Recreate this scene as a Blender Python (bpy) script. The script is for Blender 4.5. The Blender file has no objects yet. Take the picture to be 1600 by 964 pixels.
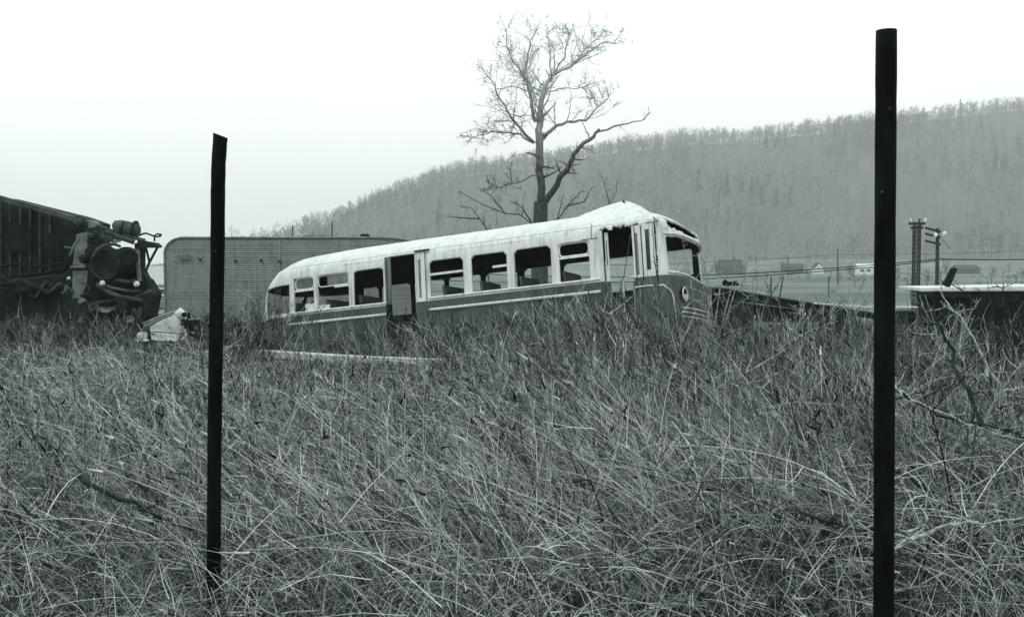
import bpy, math, random
import numpy as np
from mathutils import Vector, Matrix
rng = np.random.default_rng(11); random.seed(5)
S = bpy.context.scene
R = math.radians
# ------------------------------------------------------------------ camera
F, HOR = 1574.0, 410.0
PIT = math.atan((482 - HOR) / F)
EYE = Vector((0, 0, 1.6))
cam = bpy.data.cameras.new('camera'); cam.sensor_width = 36; cam.lens = 36 * F / 1600
cam.clip_start = .05; cam.clip_end = 9000
co = bpy.data.objects.new('camera', cam); S.collection.objects.link(co)
co.location = EYE; co.rotation_euler = (R(90) - PIT, 0, 0); S.camera = co
# ------------------------------------------------------------------ sky and sun
SUN_EL, SUN_AZ = R(52), R(215)
W = bpy.data.worlds.new("World"); S.world = W; W.use_nodes = True
nt = W.node_tree; N = nt.nodes; L = nt.links
bg = N['Background']
sky = N.new('ShaderNodeTexSky'); sky.sky_type = 'NISHITA'; sky.sun_disc = False
sky.sun_elevation = SUN_EL; sky.sun_rotation = SUN_AZ; sky.dust_density = 6; sky.air_density = 1.5
bw = N.new('ShaderNodeRGBToBW'); L.new(sky.outputs[0], bw.inputs[0])
tc = N.new('ShaderNodeTexCoord'); sp = N.new('ShaderNodeSeparateXYZ'); L.new(tc.outputs['Generated'], sp.inputs[0])
mr = N.new('ShaderNodeMapRange'); L.new(sp.outputs[2], mr.inputs[0])
mr.inputs[1].default_value = 0.0; mr.inputs[2].default_value = .22; mr.inputs[3].default_value = 12.3; mr.inputs[4].default_value = 14.5
cn = N.new('ShaderNodeTexNoise'); cn.inputs['Scale'].default_value = 2.2; cn.inputs['Detail'].default_value = 4
L.new(tc.outputs['Generated'], cn.inputs['Vector'])
cm = N.new('ShaderNodeMath'); cm.operation = 'MULTIPLY_ADD'; L.new(cn.outputs[0], cm.inputs[0]); cm.inputs[1].default_value = 1.6; L.new(mr.outputs[0], cm.inputs[2])
mx = N.new('ShaderNodeMix'); mx.data_type = 'FLOAT'; mx.inputs[0].default_value = .12
L.new(cm.outputs[0], mx.inputs[2]); L.new(bw.outputs[0], mx.inputs[3])
vm = N.new('ShaderNodeVectorMath'); vm.operation = 'SCALE'; vm.inputs[0].default_value = (.965, 1, .985)
L.new(mx.outputs[0], vm.inputs['Scale']); L.new(vm.outputs[0], bg.inputs[0])
bg.inputs[1].default_value = .1
sl = bpy.data.lights.new('sun', 'SUN'); sl.energy = 1.0; sl.angle = R(14); sl.color = (.97, 1, .985)
so = bpy.data.objects.new('sun', sl); S.collection.objects.link(so)
so.rotation_euler = (R(38), 0, R(-35))
S.view_settings.view_transform = 'Standard'; S.view_settings.look = 'None'
S.view_settings.exposure = 0; S.view_settings.gamma = 1; S.view_settings.use_curve_mapping = False
S.render.engine = 'CYCLES'
S.cycles.volume_bounces = 1; S.cycles.max_bounces = 6; S.cycles.diffuse_bounces = 3; S.cycles.volume_step_rate = 4
S.cycles.transparent_max_bounces = 12

# ------------------------------------------------------------------ helpers
TINT = (.80, 1.0, .90)
def g(v):     # the print's cool tone: neutral lights, greener darks
    lv = math.log10(max(v, .005)); r = float(np.interp(lv, [-2.3, -1.3, -.7, -.1], [.40, .66, .84, .955])); b = float(np.interp(lv, [-2.3, -1.3, -.7, -.1], [.78, .87, .94, .98]))
    return (v * r, v, v * b, 1)
def ray(px, py):
    x, z = (px - 800) / F, -(py - 482) / F; c, s = math.cos(PIT), math.sin(PIT)
    return Vector((x, c + z * s, -s + z * c))
def at(px, py, dep):
    r = ray(px, py); return EYE + r * (dep / r.y)
def smooth(t): t = np.clip(t, 0, 1); return t * t * (3 - 2 * t)
def wob(x, y, s=1.0, k=0.0):
    x = np.asarray(x, float) * s; y = np.asarray(y, float) * s
    return (np.sin(x * 1.3 + 1.7 * np.sin(y * .7 + k) + k) + np.sin(y * 1.7 + 1.3 * np.sin(x * .9 + 2 + k)) + .6 * np.sin(x * 2.9 + y * 2.3 + k) + .4 * np.sin(x * 5.3 - y * 4.1 + 1 + k)) / 3.0
RX = np.array([300, 440, 488, 508, 533, 577, 631, 681, 751, 867, 925, 1050, 1100, 1174, 1268, 1361, 1430, 1529, 1650, 1900, 2600])
RY = np.array([470, 450, 415, 383, 342, 309, 285, 262, 251, 237, 223, 207, 204, 197, 190, 179, 169, 157, 146, 135, 150])
def ridge(x):
    px = 800 + F * x / 850
    return np.maximum(-2.5, 1.6 + (410 - (np.interp(px, RX, RY) + 22)) / F * 850)
def ter(x, y):
    x = np.asarray(x, float); y = np.asarray(y, float)
    z = -.09 * np.clip(y - 15, 0, 11) - 1.5 * smooth((y - 26) / 34)
    z = z + .05 * wob(x, y, .8) * (y < 60)
    rz = ridge(x); m = np.clip(rz / 25, 0, 1)
    z = z + 5.5 * m * smooth((y - 340) / 130)
    z = z + (np.maximum(rz, 3 * m) - 3 * m + 2.5 * (1 - m)) * smooth((y - 470) / 400) * (m > 0)
    z = z - (y > 850) * m * .10 * np.clip(y - 850, 0, 500) + m * 5 * wob(x * .022 + .5, y * .006, 1.0, 1) * smooth((y - 480) / 150) * (1 - smooth((y - 760) / 90))
    return z + .25 * wob(x, y, .03) * smooth((y - 80) / 100)
def tz(x, y): return float(ter(x, y))
def tag(o, label=None, cat=None, group=None, kind=None):
    if label: o['label'] = label
    if cat: o['category'] = cat
    if group: o['group'] = group
    if kind: o['kind'] = kind
    return o
def empty(name, loc, label, cat, group=None):
    o = bpy.data.objects.new(name, None); S.collection.objects.link(o); o.location = loc; o.empty_display_size = .2
    return tag(o, label, cat, group)
class MB:
    def __init__(s): s.v = []; s.f = []
    def add(s, vs, fs):
        b = len(s.v); s.v += [tuple(p) for p in vs]; s.f += [tuple(i + b for i in f) for f in fs]; return s
    def box(s, c, d, rot=None):
        c = Vector(c); vs = []
        for sx in (-.5, .5):
            for sy in (-.5, .5):
                for sz in (-.5, .5):
                    p = Vector((sx * d[0], sy * d[1], sz * d[2]))
                    if rot: p = rot @ p
                    vs.append(c + p)
        return s.add(vs, [(0, 1, 3, 2), (4, 6, 7, 5), (0, 4, 5, 1), (2, 3, 7, 6), (0, 2, 6, 4), (1, 5, 7, 3)])
    def tube(s, pts, rad, n=8, cap=True):
        pts = [Vector(p) for p in pts]
        if not hasattr(rad, '__len__'): rad = [rad] * len(pts)
        vs = []; fs = []; ref = Vector((.13, .21, .97))
        for i, p in enumerate(pts):
            t = (pts[min(i + 1, len(pts) - 1)] - pts[max(i - 1, 0)]).normalized()
            if abs(t.dot(ref)) > .95: ref = Vector((1, .1, .05))
            a = t.cross(ref).normalized(); b = t.cross(a)
            ref = -b if b.length > 0 else ref
            ref = a.cross(t)
            for k in range(n):
                q = 2 * math.pi * k / n; vs.append(p + (a * math.cos(q) + b * math.sin(q)) * rad[i])
        for i in range(len(pts) - 1):
            for k in range(n):
                k2 = (k + 1) % n; fs.append((i * n + k, i * n + k2, (i + 1) * n + k2, (i + 1) * n + k))
        if cap: fs += [tuple(range(n))[::-1], tuple((len(pts) - 1) * n + k for k in range(n))]
        return s.add(vs, fs)
    def prism(s, poly, off):     # a flat outline given real thickness
        n = len(poly); off = Vector(off); poly = [Vector(p) for p in poly]
        return s.add(poly + [p + off for p in poly], [tuple(range(n)), tuple(range(2 * n - 1, n - 1, -1))] + [(i, i + n, (i + 1) % n + n, (i + 1) % n) for i in range(n)])
    def build(s, name, mat, parent=None, smooth_=False, bevel=0, local=False):
        me = bpy.data.meshes.new(name)
        org = Vector((0, 0, 0))
        if parent is not None and not local: org = ORG.get(parent.name, Vector(parent.location))
        me.from_pydata([tuple(Vector(p) - org) for p in s.v], [], s.f); me.materials.append(mat)
        import bmesh
        bm = bmesh.new(); bm.from_mesh(me); bmesh.ops.recalc_face_normals(bm, faces=bm.faces); bm.to_mesh(me); bm.free()
        if smooth_: me.shade_smooth()
        o = bpy.data.objects.new(name, me); S.collection.objects.link(o)
        if parent is not None: o.parent = parent; ORG[o.name] = org
        if bevel:
            b = o.modifiers.new('bevel', 'BEVEL'); b.width = bevel; b.segments = 2; b.limit_method = 'ANGLE'
        return o
ORG = {}
def npmesh(name, V, Fq, mat, tone=None, tri=False, smooth_=False):
    me = bpy.data.meshes.new(name); n = len(V); m = len(Fq); k = Fq.shape[1]
    me.vertices.add(n); me.vertices.foreach_set('co', np.ascontiguousarray(V, np.float32).ravel())
    me.loops.add(m * k); me.loops.foreach_set('vertex_index', np.ascontiguousarray(Fq, np.int32).ravel())
    me.polygons.add(m); me.polygons.foreach_set('loop_start', np.arange(0, m * k, k, dtype=np.int32))
    me.update(calc_edges=True)
    if tone is not None:
        a = me.attributes.new('tone', 'FLOAT', 'POINT'); a.data.foreach_set('value', np.ascontiguousarray(tone, np.float32))
    me.materials.append(mat)
    if smooth_: me.shade_smooth()
    o = bpy.data.objects.new(name, me); S.collection.objects.link(o); return o

# ------------------------------------------------------------------ materials
def base_mat(name, rough=.8, metal=0, spec=.3):
    m = bpy.data.materials.new(name); m.use_nodes = True; b = m.node_tree.nodes['Principled BSDF']
    b.inputs['Roughness'].default_value = rough; b.inputs['Metallic'].default_value = metal
    b.inputs['Specular IOR Level'].default_value = spec
    return m, m.node_tree.nodes, m.node_tree.links, b
def noise(n, l, scale, detail=6, stretch=(1, 1, 1), seed=0.0, rough=.6):
    tc = n.new('ShaderNodeTexCoord'); mp = n.new('ShaderNodeMapping'); mp.inputs['Scale'].default_value = stretch
    mp.inputs['Location'].default_value = (seed, seed * 1.7, seed * .3)
    l.new(tc.outputs['Object'], mp.inputs[0]); t = n.new('ShaderNodeTexNoise'); t.inputs['Scale'].default_value = scale
    t.inputs['Detail'].default_value = detail; t.inputs['Roughness'].default_value = rough; l.new(mp.outputs[0], t.inputs['Vector']); return t
def ramp(n, l, fac, stops):
    r = n.new('ShaderNodeValToRGB'); l.new(fac, r.inputs[0]); e = r.color_ramp.elements
    while len(e) < len(stops): e.new(.5)
    for i, (p, c) in enumerate(stops): e[i].position = p; e[i].color = c
    return r
def mat(name, lo, hi, scale=6, rough=.85, metal=0, stretch=(1, 1, 1), bump=.3, seed=0.0, p=(.35, .65)):
    m, n, l, b = base_mat(name, rough, metal, .1 if rough > .65 else .3)
    t = noise(n, l, scale, 8, stretch, seed); r = ramp(n, l, t.outputs[0], [(p[0], g(lo)), (p[1], g(hi))])
    l.new(r.outputs[0], b.inputs[0])
    if bump:
        bp = n.new('ShaderNodeBump'); bp.inputs['Strength'].default_value = bump; bp.inputs['Distance'].default_value = .02
        l.new(t.outputs[0], bp.inputs['Height']); l.new(bp.outputs[0], b.inputs['Normal'])
    return m
def tone_mat(name, stops, rough=.8, trans=.0):
    m, n, l, b = base_mat(name, rough, 0, .06)
    a = n.new('ShaderNodeAttribute'); a.attribute_name = 'tone'
    r = ramp(n, l, a.outputs['Fac'], [(p, g(c)) for p, c in stops]); l.new(r.outputs[0], b.inputs[0]); return m
def paint(name, pale, dark, rust, two_tone=False, amt=.62, split=-.045):
    m, n, l, b = base_mat(name, .5)
    streak = noise(n, l, 5, 8, (1.2, 1.2, .35), 1.0); spots = noise(n, l, 9, 10, (1, 1, 1), 4.0, .75)
    soft = noise(n, l, 1.3, 6, (1, 1, .5), 7.0)
    pr_ = ramp(n, l, streak.outputs[0], [(.3, g(pale * .80)), (.55, g(pale))])
    if two_tone:
        dr = ramp(n, l, soft.outputs[0], [(.35, g(dark * .75)), (.65, g(dark * 1.35))])
        tc = n.new('ShaderNodeTexCoord'); s = n.new('ShaderNodeSeparateXYZ'); l.new(tc.outputs['Object'], s.inputs[0])
        gt = n.new('ShaderNodeMath'); gt.operation = 'GREATER_THAN'; l.new(s.outputs[2], gt.inputs[0]); gt.inputs[1].default_value = split
        mx = n.new('ShaderNodeMix'); mx.data_type = 'RGBA'; l.new(gt.outputs[0], mx.inputs[0]); l.new(dr.outputs[0], mx.inputs[6]); l.new(pr_.outputs[0], mx.inputs[7])
        src = mx.outputs[2]
    else: src = pr_.outputs[0]
    rr = ramp(n, l, spots.outputs[0], [(amt, (0, 0, 0, 1)), (amt + .03, (1, 1, 1, 1))])
    run = noise(n, l, 7, 6, (2.2, 2.2, .12), 11.0, .7); rn = ramp(n, l, run.outputs[0], [(.50, (0, 0, 0, 1)), (.70, (.6, .6, .6, 1))])
    m0 = n.new('ShaderNodeMix'); m0.data_type = 'RGBA'; l.new(rn.outputs[0], m0.inputs[0]); l.new(src, m0.inputs[6]); m0.inputs[7].default_value = g(rust * 1.6); src = m0.outputs[2]
    m2 = n.new('ShaderNodeMix'); m2.data_type = 'RGBA'; l.new(rr.outputs[0], m2.inputs[0]); l.new(src, m2.inputs[6]); m2.inputs[7].default_value = g(rust)
    l.new(m2.outputs[2], b.inputs[0])
    ro = ramp(n, l, spots.outputs[0], [(.4, (.42,) * 3 + (1,)), (.7, (.9,) * 3 + (1,))]); l.new(ro.outputs[0], b.inputs['Roughness'])
    bp = n.new('ShaderNodeBump'); bp.inputs['Strength'].default_value = .25; bp.inputs['Distance'].default_value = .02
    l.new(soft.outputs[0], bp.inputs['Height']); l.new(bp.outputs[0], b.inputs['Normal'])
    return m
M = {}
M['buspaint'] = paint('bus paint', .66, .06, .09, True, .63)
M['roofpaint'] = paint('roof paint', .66, .1, .25, False, .72)
M['trim'] = paint('pale trim', .66, .1, .12, False, .64)
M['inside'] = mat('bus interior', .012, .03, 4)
M['rubber'] = mat('black rubber', .015, .03, 10)
M['seat'] = mat('seat vinyl', .03, .07, 5, .6)
M['glass'] = mat('dirty glass', .10, .2, 4, .15, 0, bump=0)
M['lens'] = mat('lamp lens', .6, .8, 4, .2, 0, bump=0)
M['rustdark'] = mat('dark rusty steel', .008, .03, 3, .8, .2)
M['rustmid'] = mat('weathered steel', .03, .10, 5, .75, .2)
M['rustpale'] = mat('pale weathered steel', .10, .24, 5, .75, .1)
M['sheet'] = paint('scrap sheet paint', .42, .1, .09, False, .6)
M['black'] = mat('plain black', .006, .02, 6)
M['post'] = mat('post steel', .0015, .012, 14, .8, 0, (1, 1, .3), p=(.45, .8))
M['alu'] = paint('dull aluminium', .25, .1, .07, False, .60)
M['wood'] = mat('grey wood', .16, .36, 8, .9, 0, (1, 6, 6))
M['plank'] = mat('pale board', .4, .62, 6, .9, 0, (.6, 6, 6))
M['polewood'] = mat('creosoted wood', .02, .06, 8, .9, 0, (4, 4, .5))
M['ceramic'] = mat('white porcelain', .7, .85, 4, .3, bump=0)
M['bark'] = mat('bark', .05, .14, 5, .95, 0, (3, 3, .6), .8)
# the big tree: flare fading the upper limbs, painted into bark that pales with height
def flare_fade_bark(name, lo, hi):
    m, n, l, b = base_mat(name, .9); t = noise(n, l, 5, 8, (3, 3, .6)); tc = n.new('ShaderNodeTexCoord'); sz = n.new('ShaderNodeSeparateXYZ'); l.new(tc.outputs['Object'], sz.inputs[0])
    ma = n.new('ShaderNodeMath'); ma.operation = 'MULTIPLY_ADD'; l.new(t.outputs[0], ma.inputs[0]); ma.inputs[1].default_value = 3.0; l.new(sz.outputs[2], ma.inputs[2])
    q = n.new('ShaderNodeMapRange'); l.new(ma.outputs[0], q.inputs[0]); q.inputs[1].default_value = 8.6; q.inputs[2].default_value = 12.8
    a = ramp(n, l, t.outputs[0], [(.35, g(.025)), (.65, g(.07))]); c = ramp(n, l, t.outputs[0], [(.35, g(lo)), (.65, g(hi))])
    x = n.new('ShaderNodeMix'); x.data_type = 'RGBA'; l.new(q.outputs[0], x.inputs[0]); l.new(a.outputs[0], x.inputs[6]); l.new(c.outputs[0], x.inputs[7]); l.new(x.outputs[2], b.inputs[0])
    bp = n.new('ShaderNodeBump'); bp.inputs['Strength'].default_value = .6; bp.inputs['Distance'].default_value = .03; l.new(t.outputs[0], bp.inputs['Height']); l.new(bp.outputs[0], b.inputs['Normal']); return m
M['treebark'] = flare_fade_bark('mottled bark with painted flare fade', .34, .62); M['treetwig'] = flare_fade_bark('twigs with painted flare fade', .42, .6)
M['twig'] = mat('twigs', .14, .26, 5, .95, bump=0)
M['housepale'] = mat('white siding', .6, .75, 2, .8)
M['housedark'] = mat('dark siding', .025, .05, 2, .8)
M['shingle'] = mat('dark shingles', .02, .04, 3, .9)
M['windowdark'] = mat('dark window glass', .02, .04, 2, .2, bump=0)
M['dead'] = mat('dead wood pale', .10, .42, 30, .9, 0, bump=.5)
M['deaddark'] = mat('dead wood dark', .01, .035, 9, .9, 0, bump=.3)
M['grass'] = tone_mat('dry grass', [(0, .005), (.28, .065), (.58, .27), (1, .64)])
M['weed'] = tone_mat('dry weeds', [(0, .004), (.36, .05), (.68, .26), (1, .70)])
M['hillwood'] = tone_mat('bare wood', [(0, .008), (.45, .06), (1, .34)])
# ground
m, n, l, b = base_mat('ground', .95)
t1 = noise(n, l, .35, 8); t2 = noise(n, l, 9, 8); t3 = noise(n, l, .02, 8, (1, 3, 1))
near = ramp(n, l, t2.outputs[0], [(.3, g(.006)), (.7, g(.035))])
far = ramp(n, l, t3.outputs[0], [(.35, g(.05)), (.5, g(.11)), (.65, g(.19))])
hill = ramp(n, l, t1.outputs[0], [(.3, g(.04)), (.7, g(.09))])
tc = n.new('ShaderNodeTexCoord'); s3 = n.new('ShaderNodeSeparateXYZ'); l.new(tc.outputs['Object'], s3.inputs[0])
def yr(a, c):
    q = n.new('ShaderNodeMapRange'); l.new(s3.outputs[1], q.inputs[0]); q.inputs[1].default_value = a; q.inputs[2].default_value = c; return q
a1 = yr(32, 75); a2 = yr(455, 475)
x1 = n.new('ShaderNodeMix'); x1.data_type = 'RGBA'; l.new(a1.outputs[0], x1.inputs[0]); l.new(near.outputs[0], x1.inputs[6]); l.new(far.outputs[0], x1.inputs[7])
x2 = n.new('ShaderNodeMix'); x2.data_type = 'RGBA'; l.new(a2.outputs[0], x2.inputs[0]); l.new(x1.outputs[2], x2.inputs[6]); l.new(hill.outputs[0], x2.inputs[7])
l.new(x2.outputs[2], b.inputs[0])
bp = n.new('ShaderNodeBump'); bp.inputs['Strength'].default_value = .6; bp.inputs['Distance'].default_value = .05; l.new(t2.outputs[0], bp.inputs['Height']); l.new(bp.outputs[0], b.inputs['Normal'])
M['ground'] = m

# ------------------------------------------------------------------ terrain
az = np.concatenate([np.arange(-42, 42, .3), np.arange(42, 318, 3)]); az = np.radians(az)
rad = np.concatenate([[.02], np.geomspace(.6, 440, 200), np.arange(447, 960, 7), np.geomspace(980, 3000, 30)])
A, Rr = np.meshgrid(az, rad); X = Rr * np.sin(A); Y = Rr * np.cos(A)
V = np.stack([X, Y, ter(X, Y)], -1).reshape(-1, 3)
na, nr = len(az), len(rad); ii, jj = np.meshgrid(np.arange(nr - 1), np.arange(na), indexing='ij'); j2 = (jj + 1) % na
Fq = np.stack([ii * na + jj, (ii + 1) * na + jj, (ii + 1) * na + j2, ii * na + j2], -1).reshape(-1, 4)
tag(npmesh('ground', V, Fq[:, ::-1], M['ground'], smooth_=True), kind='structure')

# ------------------------------------------------------------------ stems (vectorised)
def stems(base, d, Ln, wid, bend, nseg=3, k=1, tone=None, taper=.8):
    n = len(base); T = np.linspace(0, 1, nseg + 1)
    P = base[:, None, :] + Ln[:, None, None] * (d[:, None, :] * T[None, :, None] + bend[:, None, :] * (T ** 2)[None, :, None])
    r = rng.normal(size=(n, 3)); s = np.cross(d, r); s /= np.linalg.norm(s, axis=1)[:, None] + 1e-9
    w = wid[:, None] * (1 - taper * T[None, :])
    if k == 1:
        V = np.stack([P - s[:, None] * w[..., None] / 2, P + s[:, None] * w[..., None] / 2], 2)
        m = 2
    else:
        q = np.cross(d, s); q /= np.linalg.norm(q, axis=1)[:, None] + 1e-9
        V = np.stack([P + (s[:, None] * math.cos(a) + q[:, None] * math.sin(a)) * w[..., None] / 2 for a in (0, 2.094, 4.189)], 2); m = 3
    idx = np.arange(n)[:, None] * (nseg + 1) * m + np.arange(nseg)[None] * m
    if m == 2: Fs = [np.stack([idx, idx + 1, idx + 3, idx + 2], -1)]
    else: Fs = [np.stack([idx + a, idx + (a + 1) % 3, idx + 3 + (a + 1) % 3, idx + 3 + a], -1) for a in range(3)]
    Fq = np.concatenate([f.reshape(-1, 4) for f in Fs])
    tn = np.repeat((tone if tone is not None else np.full(n, .5))[:, None], (nseg + 1) * m, 1).ravel()
    return V.reshape(-1, 3), Fq, tn, P
class Veg:
    def __init__(s): s.V = []; s.F = []; s.T = []; s.n = 0
    def add(s, *a, **k):
        V, Fq, tn, P = stems(*a, **k); s.V.append(V); s.F.append(Fq + s.n); s.T.append(tn); s.n += len(V); return P
    def build(s, name, mat): return npmesh(name, np.concatenate(s.V), np.concatenate(s.F), mat, np.concatenate(s.T))
def unit(v): return v / (np.linalg.norm(v, axis=1)[:, None] + 1e-9)
def dirs(n, lean, spread, up=1.0):
    d = np.stack([lean[0] + rng.normal(0, spread, n), lean[1] + rng.normal(0, spread, n), np.full(n, up)], 1); return unit(d)

# ------------------------------------------------------------------ wooded hillside
protos = []
def hill_tree(h, conifer=False):
    v = Veg(); b0 = np.zeros((1, 3)); up = np.array([[rng.normal(0, .04), rng.normal(0, .04), 1.]])
    th = rng.uniform(.2, .8)
    P = v.add(b0, up, np.array([h * .95]), np.array([.26]), np.zeros((1, 3)), 3, 3, np.array([th]), .75)
    nb = 11; t = rng.uniform(.2, .95, nb); bs = up * (t * h * .95)[:, None]
    d = unit(np.stack([rng.normal(0, .6, nb), rng.normal(0, .6, nb), rng.uniform(.5, 1.2, nb)], 1))
    Ln = h * rng.uniform(.2, .42, nb) * (1.15 - t * .6)
    P = v.add(bs, d, Ln, np.full(nb, .17), np.stack([np.zeros(nb), np.zeros(nb), rng.uniform(0, .3, nb)], 1), 2, 1, np.full(nb, th * .8), .6)
    nt_ = 62; k = rng.integers(0, nb, nt_); tt = rng.uniform(.3, 1, nt_)
    bs2 = bs[k] + d[k] * (Ln[k] * tt)[:, None]; d2 = unit(d[k] + rng.normal(0, .6, (nt_, 3)))
    v.add(bs2, d2, h * rng.uniform(.08, .17, nt_), np.full(nt_, .12), np.zeros((nt_, 3)), 1, 1, rng.uniform(.1, .8, nt_), .5)
    return np.concatenate(v.V), np.concatenate(v.F), np.concatenate(v.T)
PR = [hill_tree(1.0 * 13) for _ in range(10)]
def conifer(h):
    v = Veg(); b0 = np.zeros((1, 3)); up = np.array([[0, 0, 1.]]); v.add(b0, up, np.array([h]), np.array([.3]), b0, 2, 3, np.array([.1]), .8)
    nb = 130; t = rng.uniform(.12, 1, nb); a = rng.uniform(0, 6.283, nb); bs = np.stack([0 * t, 0 * t, t * h], 1); d = unit(np.stack([np.cos(a), np.sin(a), np.full(nb, .1)], 1))
    v.add(bs, d, h * .24 * (1.08 - t) * rng.uniform(.6, 1.1, nb), np.full(nb, .55), np.stack([0 * t, 0 * t, np.full(nb, -.3)], 1), 2, 1, rng.uniform(0, .15, nb), .6)
    return np.concatenate(v.V), np.concatenate(v.F), np.concatenate(v.T)
PC = [conifer(14) for _ in range(3)]
cnt = 9200
hx = rng.uniform(-210, 640, cnt * 2); hy = 462 + (rng.uniform(0, 1, cnt * 2) ** .85) * 400
hx[:3600] = rng.uniform(-190, 560, 3600); hy[:3600] = rng.uniform(790, 868, 3600)
keep = (ridge(hx) > 4) & (hx / hy < .62); hx, hy = hx[keep][:cnt], hy[keep][:cnt]
hz = ter(hx, hy); Vs, Fs, Ts, off = [], [], [], 0
for i in range(len(hx)):
    con = i > 3600 and float(wob(hx[i] * .03, hy[i] * .03, 1, 7)) > .62 and rng.random() < .22
    V0, F0, T0 = PC[i % 3] if con else PR[i % 10]; sc = rng.uniform(.55, 1.15) * (1 + .28 * float(wob(hx[i] * .03, hy[i] * .012, 1, 2))); a = rng.uniform(0, 6.28); c, s = math.cos(a), math.sin(a)
    if i < 2000: sc *= .7
    und = .38 if (i % 3 == 0 and not con) else 1.0
    VV = V0 @ np.array([[c, s, 0], [-s, c, 0], [0, 0, und]]) * sc + np.array([hx[i], hy[i], hz[i] - .3])
    Vs.append(VV); Fs.append(F0 + off); Ts.append(np.clip(T0 + rng.normal(0, .1) + .42 * float(wob(hx[i] * .02, hy[i] * .015, 1, 4)) + (.25 if i % 9 == 4 else 0) - .05, 0, 1)); off += len(V0)
tag(npmesh('hillside_wood', np.concatenate(Vs), np.concatenate(Fs), M['hillwood'], np.concatenate(Ts)), 'bare grey wood covering the whole hillside', 'woodland', kind='stuff')
sx_ = rng.uniform(-40, 330, 2200); sy_ = rng.uniform(110, 462, 2200); kk = (np.abs(wob(sx_ * .01, sy_ * .06, 1, 1)) < .2) & (sx_ / sy_ > .15); sx_, sy_ = sx_[kk], sy_[kk]; sz_ = ter(sx_, sy_)
Vs, Fs, Ts, off = [], [], [], 0
for i in range(len(sx_)):
    V0, F0, T0 = PR[i % 10]; sc = rng.uniform(.08, .24); Vs.append((V0 * np.array([2, 2, 1]) * sc) + np.array([sx_[i], sy_[i], sz_[i] - .1])); Fs.append(F0 + off); Ts.append(T0 * .4); off += len(V0)
tag(npmesh('valley_scrub', np.concatenate(Vs), np.concatenate(Fs), M['hillwood'], np.concatenate(Ts)), 'low bare scrub in lines across the valley floor', 'scrub', kind='stuff')
# evergreens that stand out of the wood
for px, py, D, h, lab in [(1183, 352, 640, 15, 'small dark evergreen halfway up the bare hillside, right of the bus'), (1495, 186, 850, 15, 'dark pointed evergreen on the skyline, far right of the ridge'), (1438, 190, 850, 12, 'dark rounded evergreen on the skyline right of the tall fence post')]:
    x = (px - 800) / F * D; z = tz(x, D)
    t = empty('evergreen_tree', (x, D, z), lab, 'tree')
    mb = MB(); mb.tube([(x, D, z - .5), (x, D, z + h * .9)], [.3, .08], 6); mb.build('trunk', M['deaddark'], t)
    mb = MB()
    for k in range(420):
        u = random.random() ** .8; a = random.uniform(0, 6.28); rr = (1 - u) * h * .2 * random.uniform(.4, 1.1); c = Vector((x + rr * math.cos(a), D + rr * math.sin(a), z + h * (.12 + .88 * u)))
        q = [c + Vector((random.uniform(-.5, .5), random.uniform(-.5, .5), random.uniform(-.35, .35))) for _ in range(3)]; mb.add(q, [(0, 1, 2)])
    mb.build('crown', M['deaddark'], t)

# ------------------------------------------------------------------ valley: houses, bushes, poles
def gable(mbw, mbr, c, w, d, h, rh, over=.25, along='x'):
    x, y, z = c
    mbw.box((x, y, z + h / 2), (w, d, h))
    if along == 'x':
        mbw.prism([(x - w / 2, y - d / 2, z + h), (x - w / 2, y + d / 2, z + h), (x - w / 2, y, z + h + rh)], (w, 0, 0))
        for s in (-1, 1): mbr.prism([(x - w / 2 - over, y, z + h + rh + .1), (x - w / 2 - over, y + s * (d / 2 + over), z + h - .1), (x - w / 2 - over, y + s * (d / 2 + over), z + h + .08), (x - w / 2 - over, y, z + h + rh + .3)], (w + 2 * over, 0, 0))
    else:
        mbw.prism([(x - w / 2, y - d / 2, z + h), (x + w / 2, y - d / 2, z + h), (x, y - d / 2, z + h + rh)], (0, d, 0))
        for s in (-1, 1): mbr.prism([(x, y - d / 2 - over, z + h + rh + .1), (x + s * (w / 2 + over), y - d / 2 - over, z + h - .1), (x + s * (w / 2 + over), y - d / 2 - over, z + h + .08), (x, y - d / 2 - over, z + h + rh + .3)], (0, d + 2 * over, 0))
def house(name, px, D, w, d, h, rh, wm, label, cat, along='x', wins=((-.3, 1), (.3, 1)), door=0.0, chim=False, roofm='shingle', wm2='windowdark'):
    x = (px - 800) / F * D; z = tz(x, D) - .1; t = empty(name, (x, D, z), label, cat)
    a, r = MB(), MB(); gable(a, r, (x, D, z), w, d, h, rh, along=along); a.build('wall', M[wm], t); ro = r.build('roof', M[roofm], t)
    if chim: MB().box((x + w * .2, D, z + h + rh + .4), (.6, .6, 1.4)).build('chimney', M['housedark'], ro)
    for fx, ww in wins:
        wf = MB().box((x + fx * w, D - d / 2 - .02, z + h * .58), (ww, .1, h * .36)).build('window', M[wm2], t)
    if door is not None: MB().box((x + door * w, D - d / 2 - .02, z + 1.0), (.95, .12, 2.0)).build('door', M['housedark' if wm != 'housedark' else 'shingle'], t)
house('farmhouse', 1140, 350, 7.5, 7, 2.7, 2.2, 'housedark', 'dark gabled farmhouse in the valley just right of the bus', 'house', chim=True)
house('low_house', 1238, 365, 6.5, 5, 2.0, 1.0, 'housedark', 'low dark house between the farmhouse and the little white garage', 'house')
house('garage', 1277, 355, 3.0, 4, 2.1, 1.6, 'housepale', 'little white garage with dark pointed roof in the valley', 'garage', along='y', wins=(), door=None)
house('long_house', 1362, 345, 11, 6, 2.5, .9, 'housepale', 'long white bungalow with pale roof partly behind the tall fence post', 'house', wins=((-.4, 1.3), (-.2, 1.3), (.05, 1.3), (.3, 1.3)), door=.42, roofm='housepale')
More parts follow.
